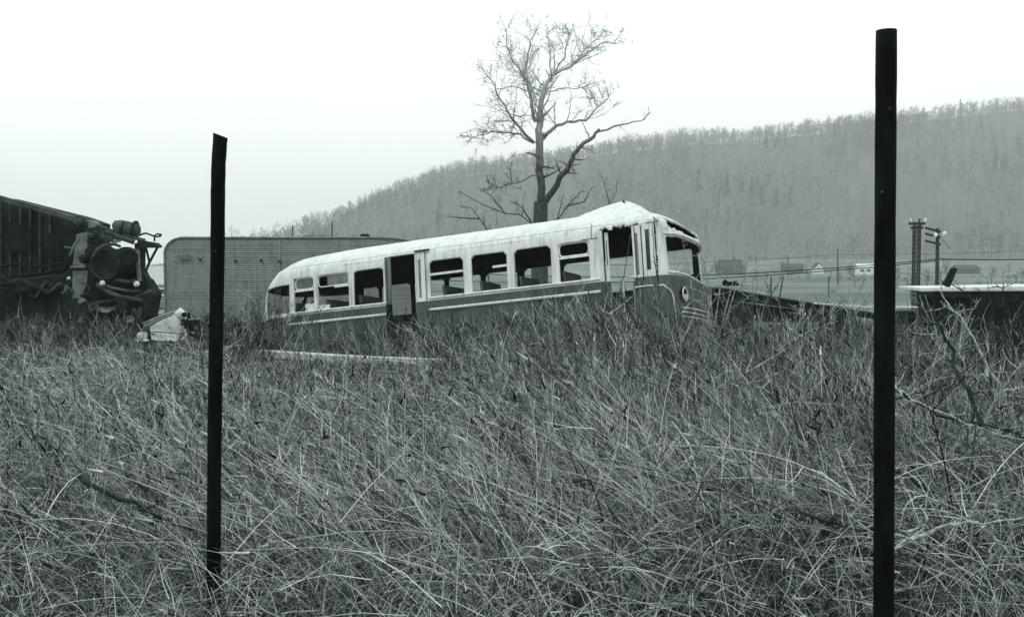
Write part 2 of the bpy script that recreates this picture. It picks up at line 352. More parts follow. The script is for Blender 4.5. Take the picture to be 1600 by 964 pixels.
house('low_barn', 1507, 350, 7.5, 6, 1.8, 1.1, 'housedark', 'dark low barn in the valley at the right, behind the flat topped metal box', 'barn', wins=((-.25, 1.0),))
house('far_shed', 246, 52, 3.4, 4.5, 2.0, 1.5, 'rustpale', 'grey shed with pale sloping roof between the crane wreck and the trailer', 'shed', wins=((-.25, .7),), roofm='sheet')
def limb_twigs(mb, pts, r0, r1, n, depth=2, spread=.9, ln=.35, sag=0.0, rm=.006):
    pts = [Vector(p) for p in pts]; tot = sum((pts[i + 1] - pts[i]).length for i in range(len(pts) - 1))
    for _ in range(n):
        i = random.randrange(len(pts) - 1); f = random.random(); p = pts[i].lerp(pts[i + 1], f)
        t = (i + f) / (len(pts) - 1); d = (pts[i + 1] - pts[i]).normalized()
        side = Vector((random.gauss(0, 1), random.gauss(0, .8), random.gauss(0, .8) + .25)); dd = (d * .5 + side.normalized() * spread).normalized()
        Ls = tot * ln * random.uniform(.4, 1.1) * (1.2 - t * .6); q = [p]; cur = dd.copy(); m_ = 4
        for k in range(m_):
            cur = (cur + Vector((random.gauss(0, .22), random.gauss(0, .22), random.gauss(0, .2) + .06 - sag))).normalized(); q.append(q[-1] + cur * Ls / m_)
        ra = (r0 * (1 - t) + r1 * t) * .45
        ra = max(ra, rm * (1.3 if depth > 0 else 1))
        mb.tube(q, [ra * (1 - .7 * k / m_) for k in range(m_ + 1)], 4, False)
        if depth > 1 or (depth == 1 and random.random() < .9): limb_twigs(mb, q, ra, ra * .4, 3 if depth == 1 else 5, depth - 1, spread, .5, sag, rm)
def bush(x, y, h, label, cat='bush', group=None, m1='bark', n=9, wide=.45, name='bare_bush'):
    z = tz(x, y); t = empty(name, (x, y, z), label, cat, group); st, cr = MB(), MB()
    for k in range(n):
        a = random.uniform(0, 6.28); rr = h * wide * random.uniform(.2, 1); q = [Vector((x, y, z - .05))]
        for j in range(1, 5): q.append(Vector((x + rr * math.cos(a) * (j / 4) ** 1.4, y + rr * math.sin(a) * (j / 4) ** 1.4, z + h * random.uniform(.8, 1.05) * j / 4)) + Vector((random.gauss(0, .02), random.gauss(0, .02), 0)) * h)
        r = h * .010; st.tube(q, [r, r * .8, r * .6, r * .4, r * .2], 5, False); limb_twigs(cr, q, r, r * .3, 7, 1, .8, .3)
    st.build('stem', M[m1], t); cr.build('twigs', M[m1], t)
for px, D, h, lab in [(1119, 340, 6.5, 'round dark bare tree left of the farmhouse gable'), (1163, 340, 5.5, 'bare tree at the right wall of the dark farmhouse'), (1222, 360, 5, 'small bare tree at the left end of the low dark house'), (1260, 350, 3.5, 'low bush just left of the little white garage'), (1333, 340, 3.2, 'low bush at the left end of the white bungalow'), (1478, 325, 6, 'bare tree left of the dark low barn')]:
    bush((px - 800) / F * D, D, h, lab, 'tree', n=14, wide=.4, name='bare_tree', m1='deaddark', group='bare trees among the valley houses')
def pole(px, ytop, D, r, label, arms=0, name='utility_pole', lean=0):
    x = (px - 800) / F * D; z = tz(x, D); top = at(px, ytop, D); t = empty(name, (x, D, z), label, 'utility pole', 'poles across the valley')
    MB().tube([(x + lean, D, z - .3), tuple(top)], [r * 1.15, r * .85], 8).build('pole', M['polewood'], t)
    return t, top
P2, top2 = pole(1465, 357, 50, .10, 'dark wooden pole with three short crossarms and two white insulators, right of the lattice mast')
for k, yy in enumerate((360, 369, 380)):
    p = at(1463, yy, 50); ar = MB().box(p + Vector((-.22, -.12, .02)), (.78, .1, .1), Matrix.Rotation(R(14), 3, 'Y')).build('crossarm', M['polewood'], P2)
for q in ((1462, 368), (1475.5, 365.5)):
    p = at(q[0], q[1], 49.8); MB().tube([p + Vector((-.05, 0, -.1)), p + Vector((0, 0, 0)), p + Vector((.05, 0, .1))], [.04, .10, .07], 8).build('insulator', M['ceramic'], P2)
p1, p2 = at(1473, 374, 49.8), at(1485, 390, 49.6); MB().tube([p1, p2], .022, 5).build('brace', M['rustpale'], P2)
# lattice mast
x = (1431 - 800) / F * 48; z = tz(x, 48); top = at(1431, 350, 48); mt = empty('lattice_mast', (x, 48, z), 'narrow dark lattice mast with four knobs on top, beside the tall fence post', 'mast')
mb = MB(); hw = .125; H_ = top.z - z
for sx in (-1, 1):
    for sy in (-1, 1): mb.box((x + sx * hw, 48 + sy * hw, z + H_ / 2), (.05, .05, H_))
mb.build('frame', M['polewood'], mt); mb = MB(); kk = 0
while kk * .2 < H_ - .2:
    zz = z + kk * .2
    for sy in (-1, 1): mb.tube([(x - hw, 48 + sy * hw, zz), (x + hw, 48 + sy * hw, zz + .2)], .022, 4); mb.tube([(x - hw, 48 + sy * hw, zz + .02), (x + hw, 48 + sy * hw, zz + .02)], .02, 4)
    for sx in (-1, 1): mb.tube([(x + sx * hw, 48 - hw, zz + .2), (x + sx * hw, 48 + hw, zz)], .022, 4)
    kk += 1
mb.build('lattice', M['rustmid'], mt)
mb = MB(); mb.box((x, 48, top.z + .02), (.62, .5, .12)); mb.box((x, 48, top.z - .18), (.45, .45, .1)); mb.build('head_plate', M['polewood'], mt)
for sx, sy in ((-.28, -.15), (.28, -.15), (-.14, .2), (.16, .2)): MB().tube([(x + sx, 48 + sy, top.z + .05), (x + sx * 1.25, 48 + sy, top.z + .2), (x + sx * 1.3, 48 + sy, top.z + .27)], [.03, .06, .035], 7).build('insulator', M['ceramic' if sy < 0 else 'rustmid'], mt)
for px, yt, D, lab, ln in [(1309, 388, 180, 'tall thin far pole left of the white bungalow', 0), (1231, 398, 300, 'thin far pole behind the low dark house', 0), (1205, 432, 70, 'short upright post in the field, left of its slanting neighbour', 0), (1224, 432, 70, 'short slanting post in the field right of the upright one', -.6), (1295, 432, 80, 'lone thin post in the field below the white garage', 0), (457, 353, 90, 'thin pole behind the trailer against the sky', 0), (519, 346, 75, 'thin pole behind the trailer at the low end of the wooded hill', 0)]:
    pole(px, yt, D, .0007 * D if D > 100 else .055, lab, lean=ln)
def wire(pts, r, label):
    t = MB().tube(pts, r, 5); o = t.build('overhead_wire', M['rubber']); tag(o, label, 'wire', 'overhead wires across the valley')
def sagpts(a, b, sag, n=14): return [a.lerp(b, i / n) - Vector((0, 0, sag * 4 * (i / n) * (1 - i / n))) for i in range(n + 1)]
WR = at(1700, 403, 52); W0 = at(1465, 405, 50); WL1 = at(519, 405, 75); WL2 = at(519, 425, 75)
wire(sagpts(W0, WL1, 1.1) , .028, 'upper dark overhead wire running from the wooden pole towards the bus')
wire(sagpts(W0 + Vector((0, 0, -.08)), WL2, .95), .028, 'lower dark overhead wire sagging below the white bungalow')
wire(sagpts(WR, W0 + Vector((0, 0, .0)), .06), .032, 'dark overhead wire from the wooden pole to the right edge')
wire(sagpts(at(1309, 398, 180), at(700, 412, 200), 1.0), .035, 'faint far wire above the valley houses, left of the thin far pole')
wire(sagpts(at(1700, 386, 180), at(1309, 398, 180), .4), .035, 'faint far wire on the hillside right of the thin far pole')

# ------------------------------------------------------------------ big bare tree behind the bus
TD = 44.0
def TP(X, Y, dy=0): return at(700 + X / 3.012, 40 + Y / 3.012, TD + dy)
tb = at(843, 420, TD); tb.z = tz(tb.x, TD)
tree = empty('bare_tree', tb, 'tall bare tree with spreading limbs rising behind the bus roof', 'tree')
tr, cr = MB(), MB(); s_ = TD / F / 3.012
def limb(pts, w0, w1, dy=0, tw=6, depth=2, sag=0, ln=.3):
    n_ = len(pts); q = []
    for i, (X_, Y_) in enumerate(pts): q.append(TP(X_, Y_, dy * i / (n_ - 1)))
    qq = []
    for i in range(n_ - 1):      # subdivide with a little wander
        for f in (0, .34, .67): qq.append(q[i].lerp(q[i + 1], f) + (Vector((random.gauss(0, .03), random.gauss(0, .04), random.gauss(0, .03))) if (i or f) else Vector((0, 0, 0))))
    qq.append(q[-1]); k = len(qq)
    tr.tube(qq, [max(.012, (w0 + (w1 - w0) * i / (k - 1)) * s_ / 2 * .88) for i in range(k)], 8, False)
    if tw: limb_twigs(cr, qq[k // 5:], w0 * s_ * .28, w1 * s_ * .5, int(tw * 1.7), depth, .9, ln * 2.1, sag, .0085)
bx = TP(435, 920); tr.tube([Vector((tb.x - .05, TD, tb.z - .4)), Vector((tb.x, TD, tb.z + .6)), bx, TP(437, 830)], [.5, .40, .32, .30], 12, False)
limb([(437, 835), (437, 740), (433, 650), (430, 550)], 43, 41, 0, 4, 2)
limb([(430, 555), (424, 490), (430, 420), (445, 330), (470, 268), (490, 230)], 44, 20, .3, 8, 2)
limb([(455, 835), (510, 750), (575, 650), (602, 588), (660, 540), (712, 490)], 36, 15, -2, 6, 1, ln=.16)
limb([(705, 500), (780, 478), (850, 460), (910, 450), (945, 415)], 12, 4, -1.2, 5, 1, ln=.16)
limb([(445, 515), (500, 480), (560, 458), (650, 440), (700, 385), (758, 340), (745, 290)], 20, 4, 1.5, 8, 2, ln=.22)
limb([(706, 378), (685, 330), (660, 290), (640, 240)], 8, 3, .8, 5, 1)
limb([(503, 480), (502, 430), (504, 370)], 7, 3, .3, 3, 1)
limb([(490, 235), (560, 200), (620, 155), (680, 115), (735, 80), (790, 88)], 19, 4, 1.2, 12, 2)
limb([(495, 230), (545, 150), (570, 60), (560, 10)], 11, 3, -1, 12, 2)
limb([(480, 250), (482, 150), (478, 90), (460, 20)], 12, 3, .6, 12, 2)
limb([(595, 172), (650, 110), (700, 60), (745, 20)], 9, 3, .8, 10, 2)
limb([(413, 455), (395, 380), (380, 300), (365, 220), (375, 140), (392, 70), (430, 10)], 22, 3, -1.2, 14, 2)
limb([(360, 265), (340, 210), (300, 160), (280, 100), (275, 20)], 12, 3, -1.8, 12, 2)
limb([(374, 215), (400, 140), (425, 115)], 8, 3, .5, 5, 2)
limb([(428, 410), (410, 350), (395, 290), (400, 220)], 10, 4, 1.5, 6, 2)
limb([(405, 552), (350, 500), (300, 440), (270, 380), (230, 320), (210, 260), (185, 235)], 17, 4, -1.5, 14, 2, ln=.3)
limb([(305, 418), (340, 427), (390, 425)], 7, 4, .2, 3, 1)
limb([(232, 300), (300, 288), (350, 300), (430, 328)], 6, 5, 1.2, 5, 1)
limb([(402, 552), (340, 515), (270, 505), (200, 500), (150, 515), (105, 542)], 13, 3, 1.2, 14, 2, .1)
limb([(455, 322), (520, 298), (600, 295), (650, 302), (690, 350)], 8, 2, 1.2, 8, 2)
limb([(416, 705), (370, 720), (320, 745), (250, 755), (150, 782)], 6, 2, -1, 6, 2)
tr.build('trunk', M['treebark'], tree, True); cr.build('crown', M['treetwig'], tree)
# saplings at its foot
def sapling(lists, D, label, w=9):
    base = at(lists[0][0][0] / 3.012 + 700, lists[0][0][1] / 3.012 + 40, D); t = empty('bare_sapling', (base.x, D, tz(base.x, D)), label, 'sapling', 'saplings at the foot of the big tree')
    a, c = MB(), MB()
    for k, L_ in enumerate(lists):
        q = [at(700 + X_ / 3.012, 40 + Y_ / 3.012, D + .3 * i * (1 if k % 2 else -1)) for i, (X_, Y_) in enumerate(L_)]
        if k == 0: q = [Vector((base.x, D, tz(base.x, D) - .1))] + q
        a.tube(q, [max(.01, w * D / F / 6 * (1 - .75 * i / (len(q) - 1))) for i in range(len(q))], 6, False); limb_twigs(c, q[1:] if k == 0 else q, .03, .01, 9, 1, .8, .3)
    a.build('stem', M['bark'], t); c.build('twigs', M['bark'], t)
sapling([[(395, 935), (340, 890), (270, 885), (180, 850), (100, 810), (50, 780)], [(270, 885), (200, 800), (160, 775)], [(395, 930), (350, 860), (310, 830)]], 40, 'low bare branches spreading left of the big tree trunk')
sapling([[(190, 970), (150, 910), (110, 860), (50, 850)], [(150, 910), (60, 905), (0, 900)]], 38, 'thin bare sapling farthest left behind the bus roof')
sapling([[(510, 925), (560, 850), (610, 800), (635, 775)], [(512, 920), (530, 850), (545, 790)], [(560, 850), (640, 830), (680, 760)]], 40, 'bare forked sapling between the big trunk and the raised roof hood')
sapling([[(700, 925), (760, 840), (790, 790), (800, 720)], [(760, 840), (740, 760), (720, 700)]], 48, 'faint bare sapling behind the raised roof hood', 6)

# ------------------------------------------------------------------ semi trailer
TY = 28.0
def TL(px): return (px - 800) / F * TY
x0, x1 = TL(257), TL(662); zt = at(400, 371.5, TY).z; zb = zt - 2.75
tl = empty('trailer', ((x0 + x1) / 2, TY + 1.2, zb), 'long grey ribbed semi trailer with rounded nose standing behind the bus', 'trailer')
def prof(n=14):
    r = .52; pts = [(x0, zb + .35)]
    for k in range(n + 1):
        a = math.pi - k / n * math.pi / 2; pts.append((x0 + r + r * math.cos(a), zt - r * .85 + r * .85 * math.sin(a)))
    for k in range(n + 1):
        a = math.pi / 2 - k / n * math.pi / 2; pts.append((x1 - 1.3 + 1.3 * math.cos(a), zt - .3 + .3 * math.sin(a)))
    pts.append((x1, zb + .35)); return pts
P_ = prof(); mb = MB()
mb.prism([(x, TY + .06, z) for x, z in P_], (0, 2.3, 0)); tb_ = mb.build('body', M['alu'], tl, bevel=.04)
mb = MB(); z = zb + .40
def xl(z):
    dz = z - (zt - .44)
    return x0 + .52 - .52 * math.sqrt(max(0, 1 - (dz / .44) ** 2)) if dz > 0 else x0
while z < zt - .05:
    xr = x1 - (0 if z < zt - .3 else 1.3 - 1.3 * math.sqrt(max(0, 1 - ((z - zt + .3) / .3) ** 2)))
    a = xl(z) + .05; cuts = [a] + [c for c in (x0 + 1.55, x0 + 3.2, x0 + 4.8) if c > a] + [xr - .05]
    for c0, c1 in zip(cuts[:-1], cuts[1:]):
        j = random.uniform(-.005, .005)
        mb.add([(c0, TY + .06, z), (c1, TY + .06, z), (c1, TY + .045 + j, z + .02), (c0, TY + .045 + j, z + .02), (c1, TY + .06, z + .032), (c0, TY + .06, z + .032)], [(0, 1, 2, 3), (3, 2, 4, 5)])
    z += .052
mb.build('side_rib', M['alu'], tl)
mb = MB(); mb.tube([(x, TY + .05, z) for x, z in P_[:17]], .035, 6); mb.tube([(x, TY + .04, z) for x, z in P_[14:]], .03, 6); mb.build('corner_rail', M['rustpale'], tl)
for xx in (x0 + 1.55, x0 + 3.2, x0 + 4.8): MB().box((xx, TY + .035, (zb + .4 + zt) / 2), (.03, .02, zt - zb - .5)).build('panel_seam', M['alu'], tl)
mb = MB(); mb.box((x0 + 3.5, TY + 1.2, zb + .2), (6.4, .9, .28)); mb.build('chassis', M['rustdark'], tl)
for sx in (x1 - 1.6,):
    for sy in (.35, 2.05): MB().tube([(sx, TY + sy - .13, zb + .1), (sx, TY + sy + .13, zb + .1)], .46, 18).build('wheel', M['rubber'], tl)
p = at(570, 368, TY + .6); MB().tube([p - Vector((.13, 0, .05)), p + Vector((-.09, 0, -.02)), p + Vector((.09, 0, -.02)), p + Vector((.13, 0, -.05))], [.03, .07, .07, .03], 9).build('roof_vent', M['rustdark'], tl)
p = at(490, 369.6, TY + .8); MB().prism([p + Vector((-.42, 0, -.06)), p + Vector((-.3, 0, .02)), p + Vector((.3, 0, .04)), p + Vector((.42, 0, -.06))], (0, .6, 0)).build('roof_hatch', M['rustpale'], tl)
p = at(384, 371.3, TY + .3); MB().prism([p + Vector((-.12, 0, -.05)), p + Vector((-.1, 0, .04)), p + Vector((.02, 0, .01)), p + Vector((.3, 0, -.05))], (0, .3, 0)).build('roof_bracket', M['rustmid'], tl)
p = at(287, 402, TY - .02); MB().prism([p + Vector((-.18, 0, .05)), p + Vector((.17, 0, .09)), p + Vector((.15, 0, -.06)), p + Vector((-.13, 0, -.04))], (0, -.03, 0)).build('patch', M['rustpale'], tl)
for q in ((313, 406), (368, 408), (408, 407), (437, 408)):
    p = at(q[0], q[1], TY); MB().box(p, (.06, .05, .07)).build('side_lamp', M['rustdark'], tl)

# ------------------------------------------------------------------ the bus
th, ph, ro = R(25.9), R(6.43), R(6.44)
d_ = Vector((math.cos(th) * math.cos(ph), -math.sin(th) * math.cos(ph), math.sin(ph)))
f0 = Vector((math.sin(th), math.cos(th), 0)); u0_ = d_.cross(f0)
fa = f0 * math.cos(ro) - u0_ * math.sin(ro); up_ = u0_ * math.cos(ro) + f0 * math.sin(ro)
BP = Vector((1.4876, 18.46, 1.275))
BM = Matrix(((d_.x, fa.x, up_.x, BP.x), (d_.y, fa.y, up_.y, BP.y), (d_.z, fa.z, up_.z, BP.z), (0, 0, 0, 1)))
bus = empty('bus', BP, 'derelict two tone city bus with missing windows, tilted nose up in the weeds', 'bus')
bus.matrix_world = BM
def bpart(mb, name, mt_, parent=None, **k): return mb.build(name, M[mt_], parent or bus, local=True, **k)
BI = BM.inverted()
HWD = 1.22
FT = ([-1.35, -.1, .05, .7, .95, 1.15, 1.3, 1.38], [1.56, 1.62, 1.60, 1.53, 1.47, 1.2, .6, -.3])
RT = ([-1.35, .4, .6, .75, .98, 1.12, 1.22, 1.31, 1.365, 1.38], [-8.22, -8.27, -8.22, -8.12, -7.84, -7.38, -6.85, -6.0, -4.8, -3.4])
NE = 2.4
def row(w, h):
    u1 = np.interp(w, *FT); u0 = np.interp(w, *RT); s1 = min(1.25, u1 - .2); s0 = max(-6.7, u0 + .4); return u0, s0, s1, u1, h
keys = [-1.35, -1.25, -1.2, -.045, .03, .47, .52, .66, .74, .82, .95, .98]
ws = []
for a, b_ in zip(keys[:-1], keys[1:]):
    k = max(1, round((b_ - a) / .024)); ws += list(np.linspace(a, b_, k, endpoint=False))
ws.append(.98)
rows = []
for w in ws:
    h = HWD * (1 - (max(0, w - .76) / .62) ** NE) ** (1 / NE); rows.append((w, h))
wphi0 = math.asin(((.98 - .76) / .62) ** (NE / 2))
for k in range(1, 27):
    f = wphi0 + (math.pi / 2 - wphi0) * k / 26 * .998; rows.append((.76 + .62 * math.sin(f) ** (2 / NE), HWD * math.cos(f) ** (2 / NE)))
wins_near = [(-6.82, -6.32, 1), (-6.22, -5.42, 1), (-5.30, -4.57, 0), (-3.47, -2.70, 0), (-2.52, -1.75, 0), (-1.59, -.82, 0), (-.66, -.05, 1)]
wins_far = [(-6.8, -6.3), (-6.2, -5.42), (-5.3, -4.52), (-4.4, -3.6), (-3.47, -2.7), (-2.52, -1.75), (-1.59, -.82), (-.66, .1), (.25, 1.21)]
ukeys = sorted(set([-6.7, 1.25, -4.45, -3.55, .17, 1.23] + [a for w_ in wins_near for a in w_[:2] if a > -6.7]))
U = []
for a, b_ in zip(ukeys[:-1], ukeys[1:]):
    k = max(1, round((b_ - a) / .026)); U += list(np.linspace(a, b_, k, endpoint=False))
U.append(1.25); U = np.array(U); Un = (U + 6.7) / 7.95
NC = 44
def loop(w, h):
    u0, s0, s1, u1, h = row(w, h); pts = []; seg = []
    for t in Un: pts.append((s0 + (s1 - s0) * t, HWD - h)); seg.append(0)
    for k in range(1, NC):
        a = math.pi * k / NC; c = math.sin(a); v = -math.cos(a); vv = abs(v) ** (2 / 2.5) * (1 if v > 0 else -1)
        uu = c ** (2 / 2.5); pts.append((s1 + (u1 - s1) * uu, HWD + h * vv)); seg.append(1)
    for t in Un[::-1]: pts.append((s0 + (s1 - s0) * t, HWD + h)); seg.append(2)
    for k in range(1, NC):
        a = math.pi * k / NC; c = math.sin(a); v = math.cos(a); vv = abs(v) ** (2 / 2.3) * (1 if v > 0 else -1)
        uu = c ** (2 / 2.3); pts.append((s0 + (u0 - s0) * uu, HWD + h * vv)); seg.append(3)
    return pts, seg
def rr(u, w, a, b_, c, e, r):
    if not (a < u < b_ and c < w < e): return False
    dx = max(a + r - u, u - (b_ - r), 0); dz = max(w - (e - r), c + r * .3 - w, 0)
    return dx * dx + max(0, w - (e - r)) ** 2 < r * r if (w > e - r) else True
jag = lambda t, k=0: .018 * math.sin(t * 31 + k) + .012 * math.sin(t * 73 + 2 * k) + .01 * math.sin(t * 140 + k)
sillw = lambda v: -.10 * float(smooth((v - .2) / 1.5))
def hole(sg, u, v, w):
    if sg == 0:
        for a, b_, r_ in wins_near:
            if rr(u, w, a, b_, .03, .74, .085): return True
        if -4.45 < u < -3.55 and -1.25 < w < .95 + .4 * jag(u): return True
        if .17 < u < 1.23 and -1.25 < w < .93 + jag(u): return True
        for c in (-5.75, -.75):
            if c < -1 and (u - c) ** 2 + (w + 1.2) ** 2 < .5 ** 2: return True
    elif sg == 2:
        for a, b_ in wins_far:
            if rr(u, w, a, b_, .22 if a > 0 else .03, .74, .085): return True
    elif sg == 1:
        q = v - HWD
        if .035 < abs(q) < (1.13 if q < 0 else 1.18) and sillw(v) + .02 + .01 * jag(v * 3) < w < .70 - .05 * (abs(q) / 1.1) ** 3: return True
        if -.98 + jag(w * 5, 1) < q < .86 + jag(w * 5, 3) and .80 + .6 * jag(v) + .03 * abs(q) < w < 1.03 + .5 * jag(v, 2): return True
        if abs(abs(q) - .8) < .4:
            if (abs(q) - .8) ** 2 + (w + .36) ** 2 < .10 ** 2: return True
    else:
        q = v - HWD
        if v < .4 and u > -6.88:
            for a, b_, r_ in wins_near:
                if rr(u, w, a, b_, .03, .74, .085): return True
        if w > .04 and w < .64 and (.05 < abs(q) < .62 or .70 < abs(q) < 1.3) and u < -6.93: return True
    return False
lp = [loop(*r_) for r_ in rows]; n0 = len(lp[0][0]); seg = lp[0][1]
Vb = np.array([[(p[0], p[1], rows[i][0]) for p in lp[i][0]] for i in range(len(rows))])
low, roof = [], []
for i in range(len(rows) - 1):
    for j in range(n0):
        j2 = (j + 1) % n0; c = (Vb[i, j] + Vb[i, j2] + Vb[i + 1, j] + Vb[i + 1, j2]) / 4
        sg = seg[j] if seg[j] == seg[j2] else (1 if 1 in (seg[j], seg[j2]) else 3)
        if c[2] < 1.06 and hole(sg, *c): continue
        (roof if c[2] > .965 else low).append((i * n0 + j, i * n0 + j2, (i + 1) * n0 + j2, (i + 1) * n0 + j))
Vf = Vb.reshape(-1, 3)
# dents and waviness of the panels
amp = .006 * np.sin(Vf[:, 0] * 2.1 + Vf[:, 2] * 3) + .004 * np.sin(Vf[:, 0] * 5.3 - Vf[:, 2] * 6)
Vf[:, 1] += amp * np.sign(HWD - Vf[:, 1]) * -1
def shell(name, faces, mt_):
    fs = np.array(faces); used, inv = np.unique(fs, return_inverse=True)
    o = npmesh(name, Vf[used], inv.reshape(fs.shape), M[mt_]); o.parent = bus; o.data.shade_smooth()
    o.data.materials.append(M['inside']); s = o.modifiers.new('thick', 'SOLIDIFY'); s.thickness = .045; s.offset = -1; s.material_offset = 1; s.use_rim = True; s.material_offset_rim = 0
    return o
shell('body', low, 'buspaint'); shell('roof', roof, 'roofpaint')
def surf(w, which, t):      # point on the side or front skin
    h = HWD * (1 - (max(0, w - .76) / .62) ** NE) ** (1 / NE)
    return t, HWD - h
# mouldings
def mould(pts, r, name='belt_moulding'):
    return bpart(MB().tube(pts, r, 6), name, 'trim')
for (a, b_) in ((-6.98, -4.47), (-3.5, .14)):
    mould([(a, -.012, -.225), (b_, -.012, -.225)], .028); mould([(a, -.01, .005), (b_, -.01, .005)], .022, 'sill_moulding')
def frontpt(v, w):
    u0, s0, s1, u1, h = row(w, HWD); q = abs(v - HWD) / HWD
    return s1 + (u1 - s1) * max(0, 1 - q ** 2.5) ** .4
arch = [(.30, -.0, -.235), (.55, -.03, -.222)]
for k in range(13):
    a = k / 12 * math.pi / 2; uu = 1.02 + .42 * math.sin(a); arch.append((uu, -.012 if uu < 1.25 else -.012 + .0, -.66 + .44 * math.cos(a)))
def wrap(u, w):
    if u <= 1.25: return (u, -.014, w)
    e = u - 1.25; vv = 0
    for _ in range(60):
        if frontpt(vv, w) < u + .0 and vv < .5: vv += .012
        else: break
    return (frontpt(max(vv, .0), w) + .012, max(vv - .012, 0), w)
ar = [(.80, -.045, -.222), (1.0, -.045, -.215)] + [wrap(1.06 + .39 * math.sin(k / 14 * math.pi / 2) ** .62, -.58 + .365 * math.cos(k / 14 * math.pi / 2) ** .62) for k in range(1, 15)] + [wrap(1.46, -.75), wrap(1.46, -.95), wrap(1.45, -1.15)]
mould(ar, .015, 'arch_moulding')
mould([(frontpt(v, .0) + .01, v, sillw(v) + .006 * math.sin(v * 40)) for v in np.linspace(.06, 2.38, 30)], .022, 'windshield_sill')
mould([(frontpt(v, .735) + .01, v, .735 - .03 * (abs(v - HWD) / 1.1) ** 3) for v in np.linspace(.06, 2.38, 30)], .018, 'visor_moulding')
# sash rails
for a, b_ in ((-6.82, -6.32), (-5.78, -5.42), (-3.47, -2.70), (-2.05, -1.75), (-.66, -.05)):
    bpart(MB().box(((a + b_) / 2, .018, .475), (b_ - a + .02, .03, .045)), 'sash_rail', 'trim')
# upper sash frame in the first, second and last windows: rounded corners
for a, b_ in ((-6.82, -6.32), (-6.22, -5.42), (-.66, -.05)):
    mb = MB(); c0, c1, z0, z1, r_ = a + .012, b_ - .012, .50, .73, .08; pts = []
    for cx, cz, a0 in ((c1 - r_, z1 - r_, 0), (c0 + r_, z1 - r_, 90), (c0 + r_, z0 + r_, 180), (c1 - r_, z0 + r_, 270)):
        for k in range(6): q = R(a0 + k * 18); pts.append((cx + r_ * math.cos(q), .02, cz + r_ * math.sin(q)))
    pts.append(pts[0]); mb.tube(pts, .014, 5); bpart(mb, 'sash_frame', 'trim')
    if a < -5: bpart(MB().box(((a + b_) / 2 + (.1 if a > -6.5 else 0), .03, .61), ((b_ - a) * (.65 if a > -6.5 else .93), .006, .2)), 'window_pane', 'glass')
# papers on the rear sill
bpart(MB().box((-6.42, .06, .10), (.34, .03, .17)).box((-6.1, .05, .07), (.3, .03, .1)), 'sill_panel', 'trim')
# doors
def leaf(u0, u1, w0, w1, v, slots, name, th_=.03, jagtop=False):
    mb = MB(); cuts = [u0] + [x_ for s in slots for x_ in s[:2]] + [u1]
    for k in range(0, len(cuts), 2): mb.box(((cuts[k] + cuts[k + 1]) / 2, v, (w0 + w1) / 2), (cuts[k + 1] - cuts[k], th_, w1 - w0))
    for s in slots:
        mb.box(((s[0] + s[1]) / 2, v, (w0 + s[2]) / 2), (s[1] - s[0], th_, s[2] - w0)); mb.box(((s[0] + s[1]) / 2, v, (s[3] + w1) / 2), (s[1] - s[0], th_, w1 - s[3]))
    o = mb.build(name, M['buspaint'], bus, local=True)
    for s in slots: bpart(MB().box(((s[0] + s[1]) / 2, v + .004, (s[2] + s[3]) / 2), (s[1] - s[0], .008, s[3] - s[2])), 'door_glass', s[4], o)
    return o
leaf(.80, .985, -1.15, .90, .0, [(.855, .905, -.0, .76, 'glass')], 'front_door_leaf')
leaf(.99, 1.225, -1.15, .90, -.015, [(1.05, 1.13, .07, .80, 'rustmid')], 'front_door_leaf')
bpart(MB().box((.852, -.018, .4), (.012, .012, 1.0)).box((.98, -.022, -.1), (.02, .02, 1.95)), 'hinge_and_rust_holes', 'rustdark')
leaf(.17, .215, -1.15, .9, .03, [], 'front_door_leaf'); 
o = leaf(.235, .30, -1.15, .86, .10, [(.255, .275, .25, .72, 'rustdark')], 'front_door_leaf')
leaf(-3.80, -3.57, -1.15, .93, .0, [(-3.72, -3.66, .03, .80, 'glass')], 'rear_door_leaf')
o = bpart(MB().box((-4.41, -.06, .45), (.03, .16, .94), Matrix.Rotation(R(-8), 3, 'Z')).box((-4.35, -.11, .45), (.07, .025, .94), Matrix.Rotation(R(20), 3, 'Z')), 'rear_door_leaf', 'rustpale')
o = bpart(MB().box((-4.41, -.06, -.58), (.03, .16, 1.1), Matrix.Rotation(R(-8), 3, 'Z')), 'rear_door_leaf', 'rustdark')
bpart(MB().box((.80, -.05, -.62), (.03, .03, 1.0)).box((.905, -.04, -.62), (.02, .03, 1.0)).box((.99, -.04, -.62), (.015, .03, 1.0)), 'door_edge', 'rustpale')
bpart(MB().box((-3.62, -.02, .975), (.34, .05, .03)), 'door_gutter', 'rustdark')
mb = MB()
for k in range(26):
    zz = .9 - k * .055; mb.box((1.235 + random.uniform(-.006, .008), -.012, zz), (random.uniform(.01, .035), .02, random.uniform(.015, .05)))
bpart(mb, 'hinge_and_rust_holes', 'rustdark')  # small dark boxes stand for rust holes down the door jamb
mb = MB()
for k in range(20): mb.box((.25 + k * .05, -.02 + .01 * random.random(), .935 + .025 * random.gauss(0, 1)), (random.uniform(.02, .07), .03, random.uniform(.01, .05)), Matrix.Rotation(random.uniform(-.5, .5), 3, 'Y'))
bpart(mb, 'door_gutter', 'roofpaint')
bpart(MB().tube([(1.28, -.06, .93), (1.30, -.09, .96), (1.33, -.06, .98)], [.05, .07, .04], 8), 'marker_lamp', 'trim')
bpart(MB().tube([(0.02, .033, 1.06), (0.02, -.006, .90), (.02, -.012, .76)], .006, 5).box((-.02, -.01, .765), (.3, .012, .012)), 'panel_seam', 'rustmid')
